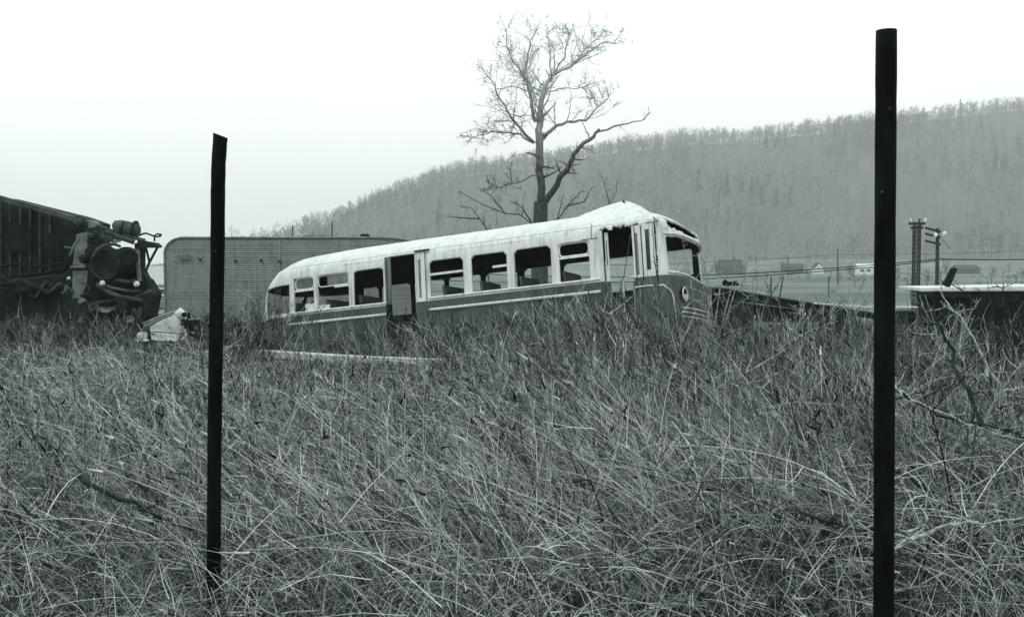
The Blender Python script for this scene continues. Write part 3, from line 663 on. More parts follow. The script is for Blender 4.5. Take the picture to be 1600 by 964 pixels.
# headlights
for v in (.42, 2.02):
    u = frontpt(v, -.36) ; c = Vector((u + .0, v + .02, -.38))
    nrm = Vector((1, (v - HWD) * .06, 0)).normalized()
    tx = nrm.cross(Vector((0, 0, 1))).normalized(); tz_ = Vector((0, 0, 1))
    ring = [c + nrm * .03 + (tx * math.cos(a) + tz_ * math.sin(a)) * .122 for a in np.linspace(0, 2 * math.pi, 25)]
    hl = bpart(MB().tube([c - nrm * .16, c - nrm * .1, c + nrm * .02], [.04, .09, .113], 20), 'headlight', 'inside')
    bpart(MB().tube(ring, .013, 7, False), 'rim', 'trim', hl, smooth_=True)
    mb = MB(); q = [c + nrm * .035 + (tx * math.cos(a) * .105 + tz_ * (math.sin(a) * .105)) for a in np.linspace(math.pi * 1.02, math.pi * 1.98, 14)]
    mb.prism(q, nrm * .02); bpart(mb, 'lens', 'lens', hl)
# front bars and bumper
for w in (-.62, -.70, -.78): mould([(frontpt(v, w) + .012, v, w) for v in np.linspace(.35, 2.1, 20)], .012, 'grille_bar')
bpart(MB().tube([(frontpt(v, -1.1) + .06, v, -1.12) for v in np.linspace(.08, 2.36, 24)], .085, 8), 'front_bumper', 'rustmid')
for u in (-6.2, -5.1, -3.0, -2.1, -1.2, -.3): bpart(MB().box((u, -.004, -.75), (.012, .012, .95)), 'skirt_seam', 'inside')
for z_ in (.90, -.30):
    mb = MB()
    for k in range(118):
        u = -6.65 + k * .065
        if (-4.5 < u < -3.5) or (.1 < u): continue
        mb.box((u, (-.003 if z_ < 0 else .018), z_), (.014, .01, .014))
    tag(bpart(mb, 'rivet_row', 'inside' if z_ < 0 else 'rustmid'), kind='stuff')
# skirt seams and wheels
for cu in (-5.75,):
    for v in (.18, 2.2):
        wh = bpart(MB().tube([(cu, v - .12, -1.15), (cu, v + .12, -1.15)], .44, 24), 'wheel', 'rubber'); bpart(MB().tube([(cu, v - .13, -1.15), (cu, v + .13, -1.15)], [.2, .2], 14), 'rim', 'rustmid', wh)
for v in (.18, 2.2):
    wh = bpart(MB().tube([(-.75, v + .02, -1.3), (-.75, v + .24, -1.3)], .40, 24), 'wheel', 'rubber'); bpart(MB().tube([(-.75, v, -1.3), (-.75, v + .25, -1.3)], [.18, .18], 14), 'rim', 'rustmid', wh)
# inside: floor, seats, driver's place, rails
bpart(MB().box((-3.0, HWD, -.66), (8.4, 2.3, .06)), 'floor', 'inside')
for k, u in enumerate((-6.9, -6.05, -5.2, -3.2, -2.35, -1.5, -.6)):
    for v in (.52, 1.92):
        if random.random() < .2 and k: continue
        rot = Matrix.Rotation(R(random.uniform(8, 16)), 3, 'Y') @ Matrix.Identity(3)
        mb = MB(); mb.box((u, v, -.02), (.07, .82, .56), Matrix.Rotation(R(-10), 3, 'Y')); mb.box((u + .24, v, -.24), (.42, .84, .12)); mb.box((u + .2, v, -.45), (.3, .1, .36))
        bpart(mb, 'seat', 'seat', bevel=.03)
mb = MB(); mb.box((.35, 1.9, .0), (.1, .5, .62), Matrix.Rotation(R(-8), 3, 'Y')); mb.box((.6, 1.9, -.25), (.45, .5, .12)); mb.box((.6, 1.9, -.45), (.2, .2, .4)); bpart(mb, 'driver_seat', 'seat', bevel=.03)
ringp = [Vector((1.05, 1.85, .02)) + Vector((.08 * math.sin(a), .22 * math.cos(a), .2 * math.sin(a))) for a in np.linspace(0, 2 * math.pi, 21)]
mb = MB(); mb.tube(ringp, .015, 6, False); mb.tube([ringp[0], ringp[10]], .012, 5); mb.tube([(1.05, 1.85, .02), (1.3, 1.85, -.5)], .025, 6); bpart(mb, 'steering_wheel', 'rubber')
mb = MB(); mb.box((1.18, HWD + .2, -.28), (.2, 1.6, .2)); bpart(mb, 'dashboard', 'inside')
mb = MB(); mb.tube([(.45, .35, -.6), (.45, .35, -.02), (.62, .35, .02), (1.05, .35, .0)], .018, 6); mb.tube([(.45, .5, .06), (.8, .7, .09), (1.0, 1.0, .08)], .016, 6); bpart(mb, 'hand_rail', 'trim')
# raised hood of crumpled sheet on the roof
def roofz(v): 
    q = min(.999, abs(v - HWD) / HWD); return .76 + .62 * (1 - q ** NE) ** (1 / NE)
mb = MB(); nu, nv = 28, 12; us = np.linspace(-.52, .92, nu); vsn = np.linspace(.40, 2.02, nv); vs_ = []
for i, u in enumerate(us):
    t = (u + .52) / 1.44; pk = .60
    hh = (.35 * min(1, t / .07) ** .6 + .65 * (t / pk)) if t < pk else 1 - ((t - pk) / (1 - pk)) ** 1.15
    if t > .66: hh += .04 * math.sin(t * 60)
    zc = np.interp(u, [-.3, .6, 1.15], [1.38, 1.32, 1.15])
    for v in vsn:
        e = min(1, (v - .44) / .52, (1.98 - v) / .6); vs_.append((u, v, min(roofz(v), zc + .02) - .03 + .27 * max(0, hh) * max(0, e) ** .9 + .006 * math.sin(v * 9 + u * 7)))
fs_ = [(i * nv + j, (i + 1) * nv + j, (i + 1) * nv + j + 1, i * nv + j + 1) for i in range(nu - 1) for j in range(nv - 1)]
mb.add(vs_, fs_); ho = bpart(mb, 'roof_hood', 'roofpaint'); sd = ho.modifiers.new('t', 'SOLIDIFY'); sd.thickness = .012; sd.offset = 0
bpart(MB().box((.42, .84, 1.50), (.035, .03, .15), Matrix.Rotation(R(-35), 3, 'Y')), 'torn_seam', 'rustdark', ho)

# ------------------------------------------------------------------ wrecked crane at the left
CD = 20.0
def C(px, py, dy=0): return at(px, py, CD + dy)
def Z1(X, Y, dy=0): return at(90 + X / 8.035, 325 + Y / 8.035, CD + dy)
gz = tz(C(160, 500).x, CD)
cr_ = empty('crane_wreck', (C(160, 500).x, CD, gz), 'dark wrecked crane machinery with big drum and sloping top beam at the far left', 'crane wreck')
def cpart(mb, nme, mt_, parent=None, **k): return mb.build(nme, M[mt_], parent or cr_, **k)
def quad(pts, dy, th_): return MB().prism([Z1(X, Y, dy) for X, Y in pts], (0, th_, 0))
cpart(quad([(-900, -160), (75, 85), (330, 175), (330, 420), (200, 480), (100, 800), (75, 790), (-60, 810), (-900, 930)], .9, 1.4), 'cab', 'rustdark', bevel=.03)
cpart(quad([(-900, -200), (75, 75), (820, 320), (1060, 385), (1070, 425), (800, 360), (75, 130), (-900, -140)], -.05, .18), 'top_beam', 'rustmid')
cpart(quad([(-900, 920), (-40, 830), (30, 860), (110, 780), (230, 640), (900, 900), (1020, 1100), (900, 1720), (-900, 1720)], .3, 1.4), 'chassis', 'rustdark', bevel=.05)
for k in range(7):
    X_ = -860 + k * 125; yt_ = -150 + (X_ + 900) * .27; cpart(MB().prism([Z1(X_, yt_ + 20, .84), Z1(X_ + 16, yt_ + 24, .84), Z1(X_ + 16, 900 - (X_ + 900) * .13, .84), Z1(X_, 902 - (X_ + 900) * .13, .84)], (0, .06, 0)), 'stiffener', 'rustmid')
cpart(quad([(-620, 180), (-330, 240), (-330, 560), (-620, 560)], .82, .05), 'painted_opening', 'black'); cpart(quad([(-130, 330), (30, 365), (30, 640), (-130, 640)], .82, .05), 'painted_opening', 'black')  # black plates paint the darkness of open holes in the cab side
mb = MB(); mb.tube([Z1(-900, 760, .7), Z1(-500, 700, .6), Z1(-200, 745, .6), Z1(60, 690, .5)], .03, 6); cpart(mb, 'cable', 'black')
for k in range(14):
    X_ = -880 + k * 75; q = Z1(X_, 1000 + random.uniform(-40, 90), .1); a = Vector((random.uniform(.1, .4), random.uniform(-.1, .1), random.uniform(-.25, .25))); cpart(MB().tube([q - a, q + a * .2, q + a], random.uniform(.02, .06), 6), 'loose_bar', random.choice(['rustmid', 'rustdark', 'rustdark']))
cpart(quad([(235, 330), (370, 300), (380, 690), (330, 720), (190, 715)], -.2, .12), 'upright_plate', 'rustpale')
cpart(quad([(190, 790), (385, 790), (360, 960), (270, 1180), (180, 1250)], -.18, .1), 'lower_plate', 'rustpale')
cpart(quad([(390, 360), (490, 370), (500, 740), (390, 700)], -.05, .25), 'bracket_plate', 'rustmid')
cpart(quad([(160, 725), (345, 722), (345, 745), (160, 750)], -.3, .2), 'crossbar', 'rustpale')
# knuckle on top
p = Z1(310, 170, -.1); mb = MB(); mb.tube([p + Vector((-.12, -.1, .03)), p + Vector((-.05, -.1, .0)), p + Vector((.04, -.1, .04))], [.07, .12, .09], 10); mb.tube([Z1(250, 190, -.2), Z1(300, 130, -.2), Z1(350, 160, -.2)], .03, 6); cpart(mb, 'winch_knuckle', 'rustmid')
mb = MB(); mb.prism([Z1(375, 150, -.15), Z1(440, 160, -.15), Z1(480, 200, -.15), Z1(470, 250, -.15), Z1(380, 260, -.15)], (0, .25, 0)); cpart(mb, 'top_casting', 'rustpale', bevel=.02)
# drum
dc = Z1(800, 700, .0); rx = 1.42
mb = MB(); n_ = 30; rD = 200 / 8.035 / F * CD
prof_ = [(-.42, .98), (-.40, 1.06), (-.34, 1.06), (-.33, .93), (.1, .93), (.11, 1.06), (.18, 1.06)]
mb.tube([dc + Vector((a * .35 + 0, a, 0)) for a, r_ in prof_], [rD * r_ for a, r_ in prof_], n_); dr_ = cpart(mb, 'drum', 'rustdark', smooth_=False)
mb = MB(); hc = Z1(905, 620, -.42); mb.tube([hc + Vector((0, .0, 0)), hc + Vector((0, -.1, 0))], [.17, .15], 20); cpart(mb, 'hub', 'black', dr_)
mb = MB()
for k in range(40): a = k / 40 * 6.283; q = dc + Vector((-.15, -.435, 0)) + Vector((math.cos(a), 0, math.sin(a))) * rD * .9; mb.box(q, (.03, .03, .03))
cpart(mb, 'drum_bolt', 'rustmid', dr_)
mb = MB(); mb.tube([dc + Vector((math.cos(a) * rD * 1.16, -.5, math.sin(a) * rD * 1.2)) for a in np.linspace(R(60), R(160), 12)], .03, 6); cpart(mb, 'drum_guard', 'rustmid')
# air tank on top
tp = [Z1(725, 270, .1), Z1(735, 265, .1), Z1(800, 265, .1), Z1(900, 280, .1), Z1(1000, 300, .1), Z1(1022, 305, .1)]
tk = cpart(MB().tube(tp, [.12, .17, .18, .17, .155, .10], 16), 'air_tank', 'rustmid', smooth_=True)
for X_ in (845, 975): q = Z1(X_, 280, .1); cpart(MB().tube([q - Vector((.02, 0, -.002)), q + Vector((.02, 0, -.002))], .19, 16), 'strap', 'rustdark', tk)
cpart(MB().tube([Z1(960, 240), Z1(960, 210)], .03, 6), 'valve', 'rustpale', tk)
# hoses, arm, bracket
cpart(MB().tube([Z1(1030, 345), Z1(1070, 325), Z1(1110, 318), Z1(1160, 335), Z1(1200, 352), Z1(1250, 362), Z1(1300, 350), Z1(1305, 335), Z1(1250, 328), Z1(1220, 345), Z1(1215, 420)], .018, 6), 'hose', 'rustdark')
cpart(quad([(1000, 400), (1080, 415), (1230, 440), (1275, 480), (1255, 500), (1040, 500), (1000, 470)], -.1, .2), 'arm', 'rustdark')
mb = MB(); mb.tube([Z1(1262, 480), Z1(1150, 690), Z1(1105, 800)], .026, 6); mb.tube([Z1(1110, 500), Z1(1155, 690)], .024, 6); cpart(mb, 'stay', 'rustdark')
mb = MB(); mb.tube([Z1(1002, 520, -.2), Z1(1010, 700, -.2), Z1(1030, 920, -.2)], .045, 8); cpart(mb, 'push_rod', 'rustpale')
mb = MB(); mb.prism([Z1(960, 440), Z1(1055, 440), Z1(1050, 800), Z1(1110, 860), Z1(1130, 1000), Z1(1040, 1100), Z1(975, 1000)], (0, .25, 0)); cpart(mb, 'end_frame', 'rustdark', bevel=.02)
mb = MB(); mb.tube([Z1(150, 600, -.3), Z1(240, 420, -.3), Z1(260, 370, -.3)], .025, 6); mb.tube([Z1(85, 490, -.3), Z1(180, 505, -.3), Z1(220, 440, -.3)], .018, 6); mb.tube([Z1(400, 350, -.1), Z1(560, 350, -.1), Z1(760, 390, -.1)], .03, 6); mb.tube([Z1(640, 500, -.3), Z1(700, 430, -.3), Z1(790, 405, -.3)], .03, 6); cpart(mb, 'pipe', 'rustpale')
# curved lower fender frame (zoom of the first crop)
def Z0(X, Y, dy=0): return at(90 + X / 4.018, 320 + Y / 4.018, CD + dy)
mb = MB(); mb.tube([Z0(250, 500, -.4), Z0(310, 545, -.5), Z0(400, 580, -.5), Z0(530, 600, -.5)], .045, 8); mb.tube([Z0(270, 490, -.4), Z0(330, 520, -.5), Z0(430, 540, -.5), Z0(520, 545, -.5)], .03, 8); cpart(mb, 'fender_rail', 'rustmid')
mb = MB(); mb.prism([Z0(300, 520, -.1), Z0(520, 550, -.1), Z0(540, 700, -.1), Z0(500, 790, -.1), Z0(60, 800, -.1), Z0(100, 600, -.1)], (0, .6, 0)); cpart(mb, 'engine_block', 'black', bevel=.03)
mb = MB(); mb.tube([Z0(560, 420), Z0(590, 480), Z0(575, 530), Z0(540, 555)], .02, 6); mb.tube([Z0(150, 500, -.5), Z0(180, 490, -.5), Z0(200, 520, -.5), Z0(190, 560, -.5), Z0(150, 560, -.5)], .014, 6); cpart(mb, 'hose', 'rustmid')
for X_, Y_, r_ in ((282, 492, .055), (72, 462, .035), (497, 498, .06)): q = Z0(X_, Y_, -.55); cpart(MB().tube([q, q + Vector((0, -.06, 0))], [r_, r_ * .6], 10), 'lamp', 'trim')
for i in range(9):
    q = Z0(random.uniform(110, 520), random.uniform(600, 760), -.2); mb = MB(); a = Vector((random.uniform(-.5, .5), 0, random.uniform(-.3, .3))); mb.tube([q - a, q + a], random.uniform(.02, .045), 6); cpart(mb, 'loose_bar', random.choice(['rustmid', 'rustdark']))
for (X_, Y_, X2, Y2, r_, m_) in ((400, 345, 700, 400, .05, 'rustmid'), (380, 420, 640, 470, .03, 'rustdark'), (500, 330, 560, 640, .05, 'rustdark'), (560, 300, 620, 420, .04, 'rustmid'), (400, 600, 620, 620, .03, 'rustdark'), (420, 700, 560, 900, .06, 'rustdark'), (520, 420, 600, 560, .07, 'rustdark'), (600, 300, 960, 430, .05, 'rustmid'), (640, 480, 600, 900, .05, 'rustdark'), (330, 620, 420, 640, .06, 'rustdark'), (470, 280, 520, 360, .08, 'rustdark'), (600, 900, 900, 930, .04, 'rustmid')):
    cpart(MB().tube([Z1(X_, Y_, -.3), Z1((X_ + X2) / 2 + random.uniform(-15, 15), (Y_ + Y2) / 2 + random.uniform(-15, 15), -.32), Z1(X2, Y2, -.3)], r_, 7), 'loose_bar', m_)
for X_, Y_, r_ in ((540, 420, .1), (440, 560, .12), (590, 700, .14), (480, 880, .12), (350, 640, .09)):
    q = Z1(X_, Y_, -.25); cpart(MB().tube([q, q + Vector((0, -.1, 0)), q + Vector((0, -.11, 0)), q + Vector((0, -.16, 0))], [r_, r_, r_ * .5, r_ * .5], 12), 'pulley', 'rustdark')
cpart(MB().tube([Z0(130, 690, -.35), Z0(130, 690, -.1)], .33, 22), 'wheel', 'rubber')

# ------------------------------------------------------------------ scrap around
SD = 18.5
def Zs(X, Y, dy=0): return at(90 + X / 4.018, 320 + Y / 4.018, SD + dy)
for X_, Y_, w_, h_, m_ in ((120, 610, 110, 60, 'rustpale'), (210, 640, 70, 90, 'rustmid'), (300, 660, 120, 40, 'rustpale'), (400, 640, 60, 100, 'rustmid'), (440, 720, 90, 50, 'rustpale'), (60, 560, 60, 120, 'rustmid'), (170, 730, 120, 40, 'rustmid'), (350, 740, 100, 60, 'rustdark')):
    pts = [Z0(X_ + w_ * .5 * math.cos(a) * random.uniform(.5, 1.2), Y_ + h_ * .5 * math.sin(a) * random.uniform(.5, 1.2), -.35 + random.uniform(-.12, .12)) for a in np.linspace(.3, 6.0, 7)]
    cpart(MB().prism(pts, (.02, .03, 0)), 'torn_plate', m_)
sp_ = empty('bent_sheet', Zs(650, 850), 'bent pale sheet metal panel lying in the weeds right of the crane wreck', 'scrap metal')
def sh(pts, dy, off=(0, .05, 0)): return MB().prism([Zs(X, Y, d2 + dy) for X, Y, d2 in pts], off)
sh([(575, 765, 0), (735, 680, .4), (800, 790, .2), (740, 858, -.2), (590, 850, -.2)], 0).build('sheet', M['sheet'], sp_, bevel=.01)
sh([(488, 845, 0), (500, 800, .1), (562, 798, .1), (560, 850, 0)], 0).build('side_sheet', M['sheet'], sp_)
MB().tube([Zs(540, 748), Zs(640, 705), Zs(730, 672), Zs(742, 690)], .028, 6).tube([Zs(545, 765, -.05), Zs(640, 722, -.05), Zs(722, 688, -.05)], .02, 6).build('edge_rail', M['rustpale'], sp_)
MB().tube([Zs(800, 780), Zs(808, 815), Zs(790, 840), Zs(745, 855)], .022, 6).tube([Zs(480, 855, -.1), Zs(575, 853, -.1)], .022, 6).build('bent_pipe', M['trim'], sp_)
MB().box(Zs(690, 803, -.12), (.62, .02, .012), Matrix.Rotation(R(4), 3, 'Y')).build('crease', M['rustdark'], sp_)
jk = empty('scrap_casting', Zs(785, 700), 'small white broken casting at the right end of the bent sheet panel', 'scrap metal')
MB().tube([Zs(750, 695), Zs(775, 685), Zs(800, 690)], [.08, .12, .05], 9).tube([Zs(790, 705), Zs(800, 720)], [.07, .04], 7).build('casting', M['trim'], jk)
MB().tube([Zs(795, 690, -.12), Zs(796, 690, -.2)], .05, 8).build('socket', M['black'], jk)
je = empty('scrap_engine', Zs(860, 780), 'tangle of dark engine scrap between the bent panel and the left fence post', 'scrap metal'); mb = MB()
for i in range(22): q = Zs(random.uniform(800, 930), random.uniform(715, 830), random.uniform(0, .5)); a = Vector((random.gauss(0, .1), random.gauss(0, .1), random.gauss(0, .1))); mb.tube([q - a, q, q + a], [.02, .05, .02], 7)
mb.build('gears', M['rustdark'], je); MB().tube([Zs(820, 722), Zs(900, 716), Zs(920, 730)], .02, 6).build('rod', M['rustpale'], je)
# stack of boards between crane and trailer
lb = empty('board_stack', at(238, 495, 30), 'stack of pale boards between the crane wreck and the trailer nose', 'boards')
for i, (y_, h_) in enumerate(((447, .09), (456, .14), (466, .14), (476, .16), (487, .12), (497, .14), (508, .14))):
    MB().box(at(236 + random.uniform(-3, 3), y_, 30 + random.uniform(0, .3)), (1.1, .5, h_), Matrix.Rotation(R(random.uniform(-1.5, 1.5)), 3, 'Y')).build('board', M['wood' if i != 4 else 'plank'], lb)
# long pale plank before the bus
a, b_ = at(388, 556, 16.6), at(716, 573, 15.6); a.z += .04; b_.z += .04
pk = MB(); n_ = 8; pts = [a.lerp(b_, i / n_) + Vector((0, 0, -.02 * math.sin(i / n_ * 3.1))) for i in range(n_ + 1)]
vs = []; fs = []
for i, p in enumerate(pts): vs += [p + Vector((0, 0, -.045)), p + Vector((0, 0, .055)), p + Vector((.03, .22, .06)), p + Vector((.03, .22, -.04))]
for i in range(n_): fs += [(i * 4 + k, i * 4 + (k + 1) % 4, i * 4 + 4 + (k + 1) % 4, i * 4 + 4 + k) for k in range(4)]
fs += [(0, 1, 2, 3), (n_ * 4 + 3, n_ * 4 + 2, n_ * 4 + 1, n_ * 4)]
pk.add(vs, fs); tag(pk.build('plank', M['plank']), 'long pale plank lying in the grass in front of the bus', 'plank')
a, b_ = at(322, 634, 10.6), at(408, 636, 10.5); tag(MB().tube([a, b_], .022, 6).build('metal_bar', M['deaddark']), 'short dark bar lying in the grass right of the left fence post', 'bar')
# flat truck bed wreck right of the bus
BD = 22.0
fb = empty('flatbed_wreck', at(1220, 500, BD), 'long dark flat truck bed sloping down to the right beside the bus nose', 'truck wreck')
def Bq(px, py, dy=0): return at(px, py, BD + dy)
mb = MB(); mb.prism([Bq(1085, 449), Bq(1130, 451), Bq(1200, 463), Bq(1270, 474), Bq(1370, 490), Bq(1370, 499), Bq(1270, 486), Bq(1200, 476), Bq(1085, 464)], (.2, 1.7, -.05)); mb.build('bed', M['rustdark'], fb)
mb = MB(); mb.prism([Bq(1085, 466, .1), Bq(1290, 492, .1), Bq(1290, 505, .1), Bq(1085, 500, .1)], (.2, 1.3, 0)); mb.build('under_frame', M['black'], fb)
mb = MB(); mb.tube([Bq(1088, 449, -.04), Bq(1130, 451, -.04), Bq(1200, 463, -.04), Bq(1270, 474, -.04), Bq(1366, 490, -.04)], .022, 6); mb.build('edge_rail', M['rustmid'], fb)
for px in (1150, 1310):
    q = Bq(px, 512, .3); MB().tube([q, q + Vector((.05, .3, 0))], .42, 20).build('wheel', M['rubber'], fb)
q = Bq(1142, 447, .3); ms = empty('machine_part', q, 'small dark machine part with a bent lever lying on the flat truck bed', 'machine part'); mb = MB()
mb.box(q + Vector((0, 0, .03)), (.34, .15, .05)); mb.tube([q + Vector((-.17, 0, .09)), q + Vector((-.05, 0, .07)), q + Vector((.14, 0, .07))], [.05, .03, .05], 7); mb.build('casting', M['black'], ms)
mb = MB()
mb.tube([q + Vector((-.2, -.05, .06)), q + Vector((-.13, -.04, .13)), q + Vector((-.08, -.03, .08))], [.02, .03, .02], 6)
mb.build('lever', M['black'], ms)
tag(MB().tube([at(1272, 474, 20), at(1350, 480, 20), at(1436, 480, 19.5), at(1520, 478, 19)], .016, 6).build('pipe', M['trim']), 'thin pale pipe lying level across the brush behind the tall fence post', 'pipe')
# flat topped metal box, far right
XD = 14.5
fx = empty('metal_box', at(1510, 545, XD), 'dark open metal box with a flat pale top edge at the far right', 'metal box')
def Xq(px, py, dy=0): return at(px, py, XD + dy)
mb = MB(); mb.prism([Xq(1438, 450), Xq(1640, 446.5), Xq(1640, 453), Xq(1438, 455)], (.15, 1.2, .0)); mb.build('top', M['trim'], fx, bevel=.006)
mb = MB(); mb.prism([Xq(1462, 459, .06), Xq(1640, 458, .06), Xq(1640, 542, .06), Xq(1490, 545, .06), Xq(1470, 520, .06)], (.12, 1.0, 0)); mb.build('side_panel', M['rustdark'], fx)
for px in (1447, 1466): MB().tube([Xq(px, 457, .1), Xq(px + 3, 560, .1)], .035, 8).build('leg', M['rustdark'], fx)
mb = MB(); mb.box(Xq(1475, 461, -.01), (.75, .03, .06)); mb.build('lip', M['rustdark'], fx)
mb = MB(); q = Xq(1478, 447, .2); mb.tube([q, Xq(1486, 430, .2), Xq(1489, 423, .2), Xq(1494, 421, .2)], [.06, .055, .05, .03], 8); tag(mb.build('bent_pipe', M['black']), 'short dark bent pipe standing on the flat topped box', 'pipe')
def crate(px0, px1, py0, py1, D, label, m='black'):
    a, b_ = at(px0, py0, D), at(px1, py1, D); t = empty('crate', ((a.x + b_.x) / 2, D, b_.z), label, 'crate', 'black crates in the brush'); w, h = b_.x - a.x, a.z - b_.z
    mb = MB(); c = Vector(((a.x + b_.x) / 2, D + .25, (a.z + b_.z) / 2)); mb.box(c, (w - .04, .46, h - .04)); mb.build('panel', M[m], t)
    mb = MB()
    for sx in (-1, 1):
        for sy in (-1, 1): mb.box(c + Vector((sx * (w / 2 - .02), sy * .23, 0)), (.045, .045, h))
    mb.box(c + Vector((0, -.24, h / 2 - .02)), (w - .05, .04, .04)); mb.box(c + Vector((0, -.24, -h / 2 + .02)), (w - .05, .04, .04)); mb.build('frame', M['rustdark'], t)
crate(1421, 1490, 567, 607, 12.2, 'low black crate in the brush right of the tall fence post')
crate(1500, 1570, 532, 600, 13.2, 'tall black crate under the flat topped metal box')
bd = empty('oil_drum', at(1417, 540, 17), 'dark rusty oil drum behind the tall fence post', 'drum'); q = at(1417, 512, 17)
MB().tube([q + Vector((0, 0, -.45)), q + Vector((0, 0, .28))], .21, 20).build('barrel', M['rustdark'], bd); mb = MB()
for dz in (-.2, .05, .28): mb.tube([q + Vector((.215 * math.cos(a), .215 * math.sin(a), dz)) for a in np.linspace(0, 6.283, 21)], .012, 5, False)
mb.build('hoop', M['rustmid'], bd)

# ------------------------------------------------------------------ fence posts
def post(pts, D, r, label, cut=0.0):
    q = [at(px, py, D) for px, py in pts]; b0 = q[0].copy(); dirn = (q[0] - q[1]).normalized()
    b0 = q[0] + dirn * ((q[0].z + .25) / max(.1, -dirn.z)); q = [b0] + q
    t = empty('fence_post', (b0.x, b0.y, tz(b0.x, b0.y)), label, 'fence post', 'posts of the old fence')
    qq = []
    for i in range(len(q) - 1): qq += [q[i].lerp(q[i + 1], k / 4) for k in range(4)]
    qq.append(q[-1]); mb = MB(); mb.tube(qq, [r * (1 + .02 * math.sin(i * 2.3)) for i in range(len(qq))], 20); 
    for i in range(len(mb.v) - 20, len(mb.v)):
        v = mb.v[i]; mb.v[i] = (v[0], v[1], v[2] - (v[0] - q[-1].x) * cut)
    mb.build('pipe', M['post'], t, True)
    return t, q
pl, ql = post([(334, 880), (335, 700), (338, 500), (340, 400), (340.5, 300), (341.5, 255), (344.5, 212)], 4.3, .030, 'dark steel fence post with slightly bent top in front of the grey trailer', .3)
prt, qr = post([(1381, 880), (1382, 500), (1384, 200), (1385, 48)], 3.0, .0305, 'tall black steel fence post nearest the camera on the right')
for t, D, pxs in ((pl, 4.27, ((337, 392), (336, 470))), (prt, 2.97, ((1390, 170), (1378, 300)))):
    for px, py in pxs: q = at(px, py, D); MB().tube([q, q + Vector((0, -.006, 0))], .004, 8).build('rivet', M['rustmid'], t)

# ------------------------------------------------------------------ vegetation
def blocked(x, y):
    X_ = np.stack([x, y, np.full_like(x, .3)], 1) - np.array(BP); u = X_ @ np.array(d_); v = X_ @ np.array(fa)
    return (u > -7.7) & (u < 1.7) & (v > .02) & (v < 2.5)
def scatter(n, y0, y1, pw=1.0, wide=.62):
    y = np.sqrt(rng.uniform(y0 ** 2, y1 ** 2, int(n * 1.1))) if pw == 1 else y0 + (y1 - y0) * rng.uniform(0, 1, int(n * 1.1)) ** pw
    x = rng.uniform(-wide, wide, len(y)) * (y + .6); k = ~blocked(x, y); x, y = x[k][:n], y[k][:n]
    return x, y
def inlow(x, y): p = 800 + F * x / y; return (p > 360) & (p < 740) & (y > 10.5) & (y < 19)
GRASS = Veg()
def gfield(n, y0, y1, wid, hlo, hhi):
    x, y = scatter(n, y0, y1); c = wob(x, y, 1.6) ; c2 = wob(x, y, .5, 3)
    cl = wob(x, y, 4.5, 5) + .8 * wob(x, y, 9, 2); k = (rng.uniform(-1, 1, len(x)) < .75 + c) & (rng.uniform(-.9, .6, len(x)) < cl + .25); x, y, c, c2 = x[k], y[k], c[k], c2[k]; n = len(x)
    tuft = rng.random(n) < .6; cs = .22 + .018 * y; gx, gy = np.round(x / cs) * cs, np.round(y / cs) * cs
    hsh = np.sin(gx * 91.7 + gy * 37.3) * 43758.5; hsh = hsh - np.floor(hsh); gx = gx + cs * (hsh - .5) * .9; gy = gy + cs * (np.modf(hsh * 17.3)[0] - .5) * .9
    ox, oy = (x - gx) * tuft, (y - gy) * tuft; x = np.where(tuft, gx + ox * .35, x); y = np.where(tuft, gy + oy * .35, y); kk = ~blocked(x, y)
    x, y, c, c2, ox, oy, hsh = x[kk], y[kk], c[kk], c2[kk], ox[kk], oy[kk], hsh[kk]; n = len(x)
    base = np.stack([x, y, ter(x, y) - .01], 1)
    la = -.12 + .55 * c2; d = dirs(n, (0, 0), .5, 1.0); d[:, 0] += la * .6 + ox / (.22 + .018 * y) * 1.2; d[:, 1] += oy / (.22 + .018 * y) * 1.2; d = unit(d)
    pxn = 800 + F * x / y; lowz = (1 - .6 * (y > 13) * (y < 18.8) * (pxn > 195) * (pxn < 325)) * (1 - .66 * smooth((y - 10.5) / 2) * smooth((pxn - 330) / 60) * (1 - smooth((pxn - 760) / 120)) * (y < 19))
    h = rng.uniform(hlo, hhi, n) * (1 + .25 * c) * (.7 + .6 * hsh) * lowz
    bend = np.stack([rng.normal(-.05, .3, n), rng.normal(0, .3, n), -rng.uniform(.0, .55, n)], 1)
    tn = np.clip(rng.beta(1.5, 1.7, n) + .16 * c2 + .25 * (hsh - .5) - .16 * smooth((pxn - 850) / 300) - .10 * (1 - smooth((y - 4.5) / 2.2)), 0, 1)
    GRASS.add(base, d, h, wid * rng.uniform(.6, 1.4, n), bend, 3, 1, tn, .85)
gfield(42000, 3.2, 8, .0062, .15, .50)
gfield(110000, 7.5, 15, .0085, .15, .42)
gfield(80000, 14, 32, .016, .25, .60)
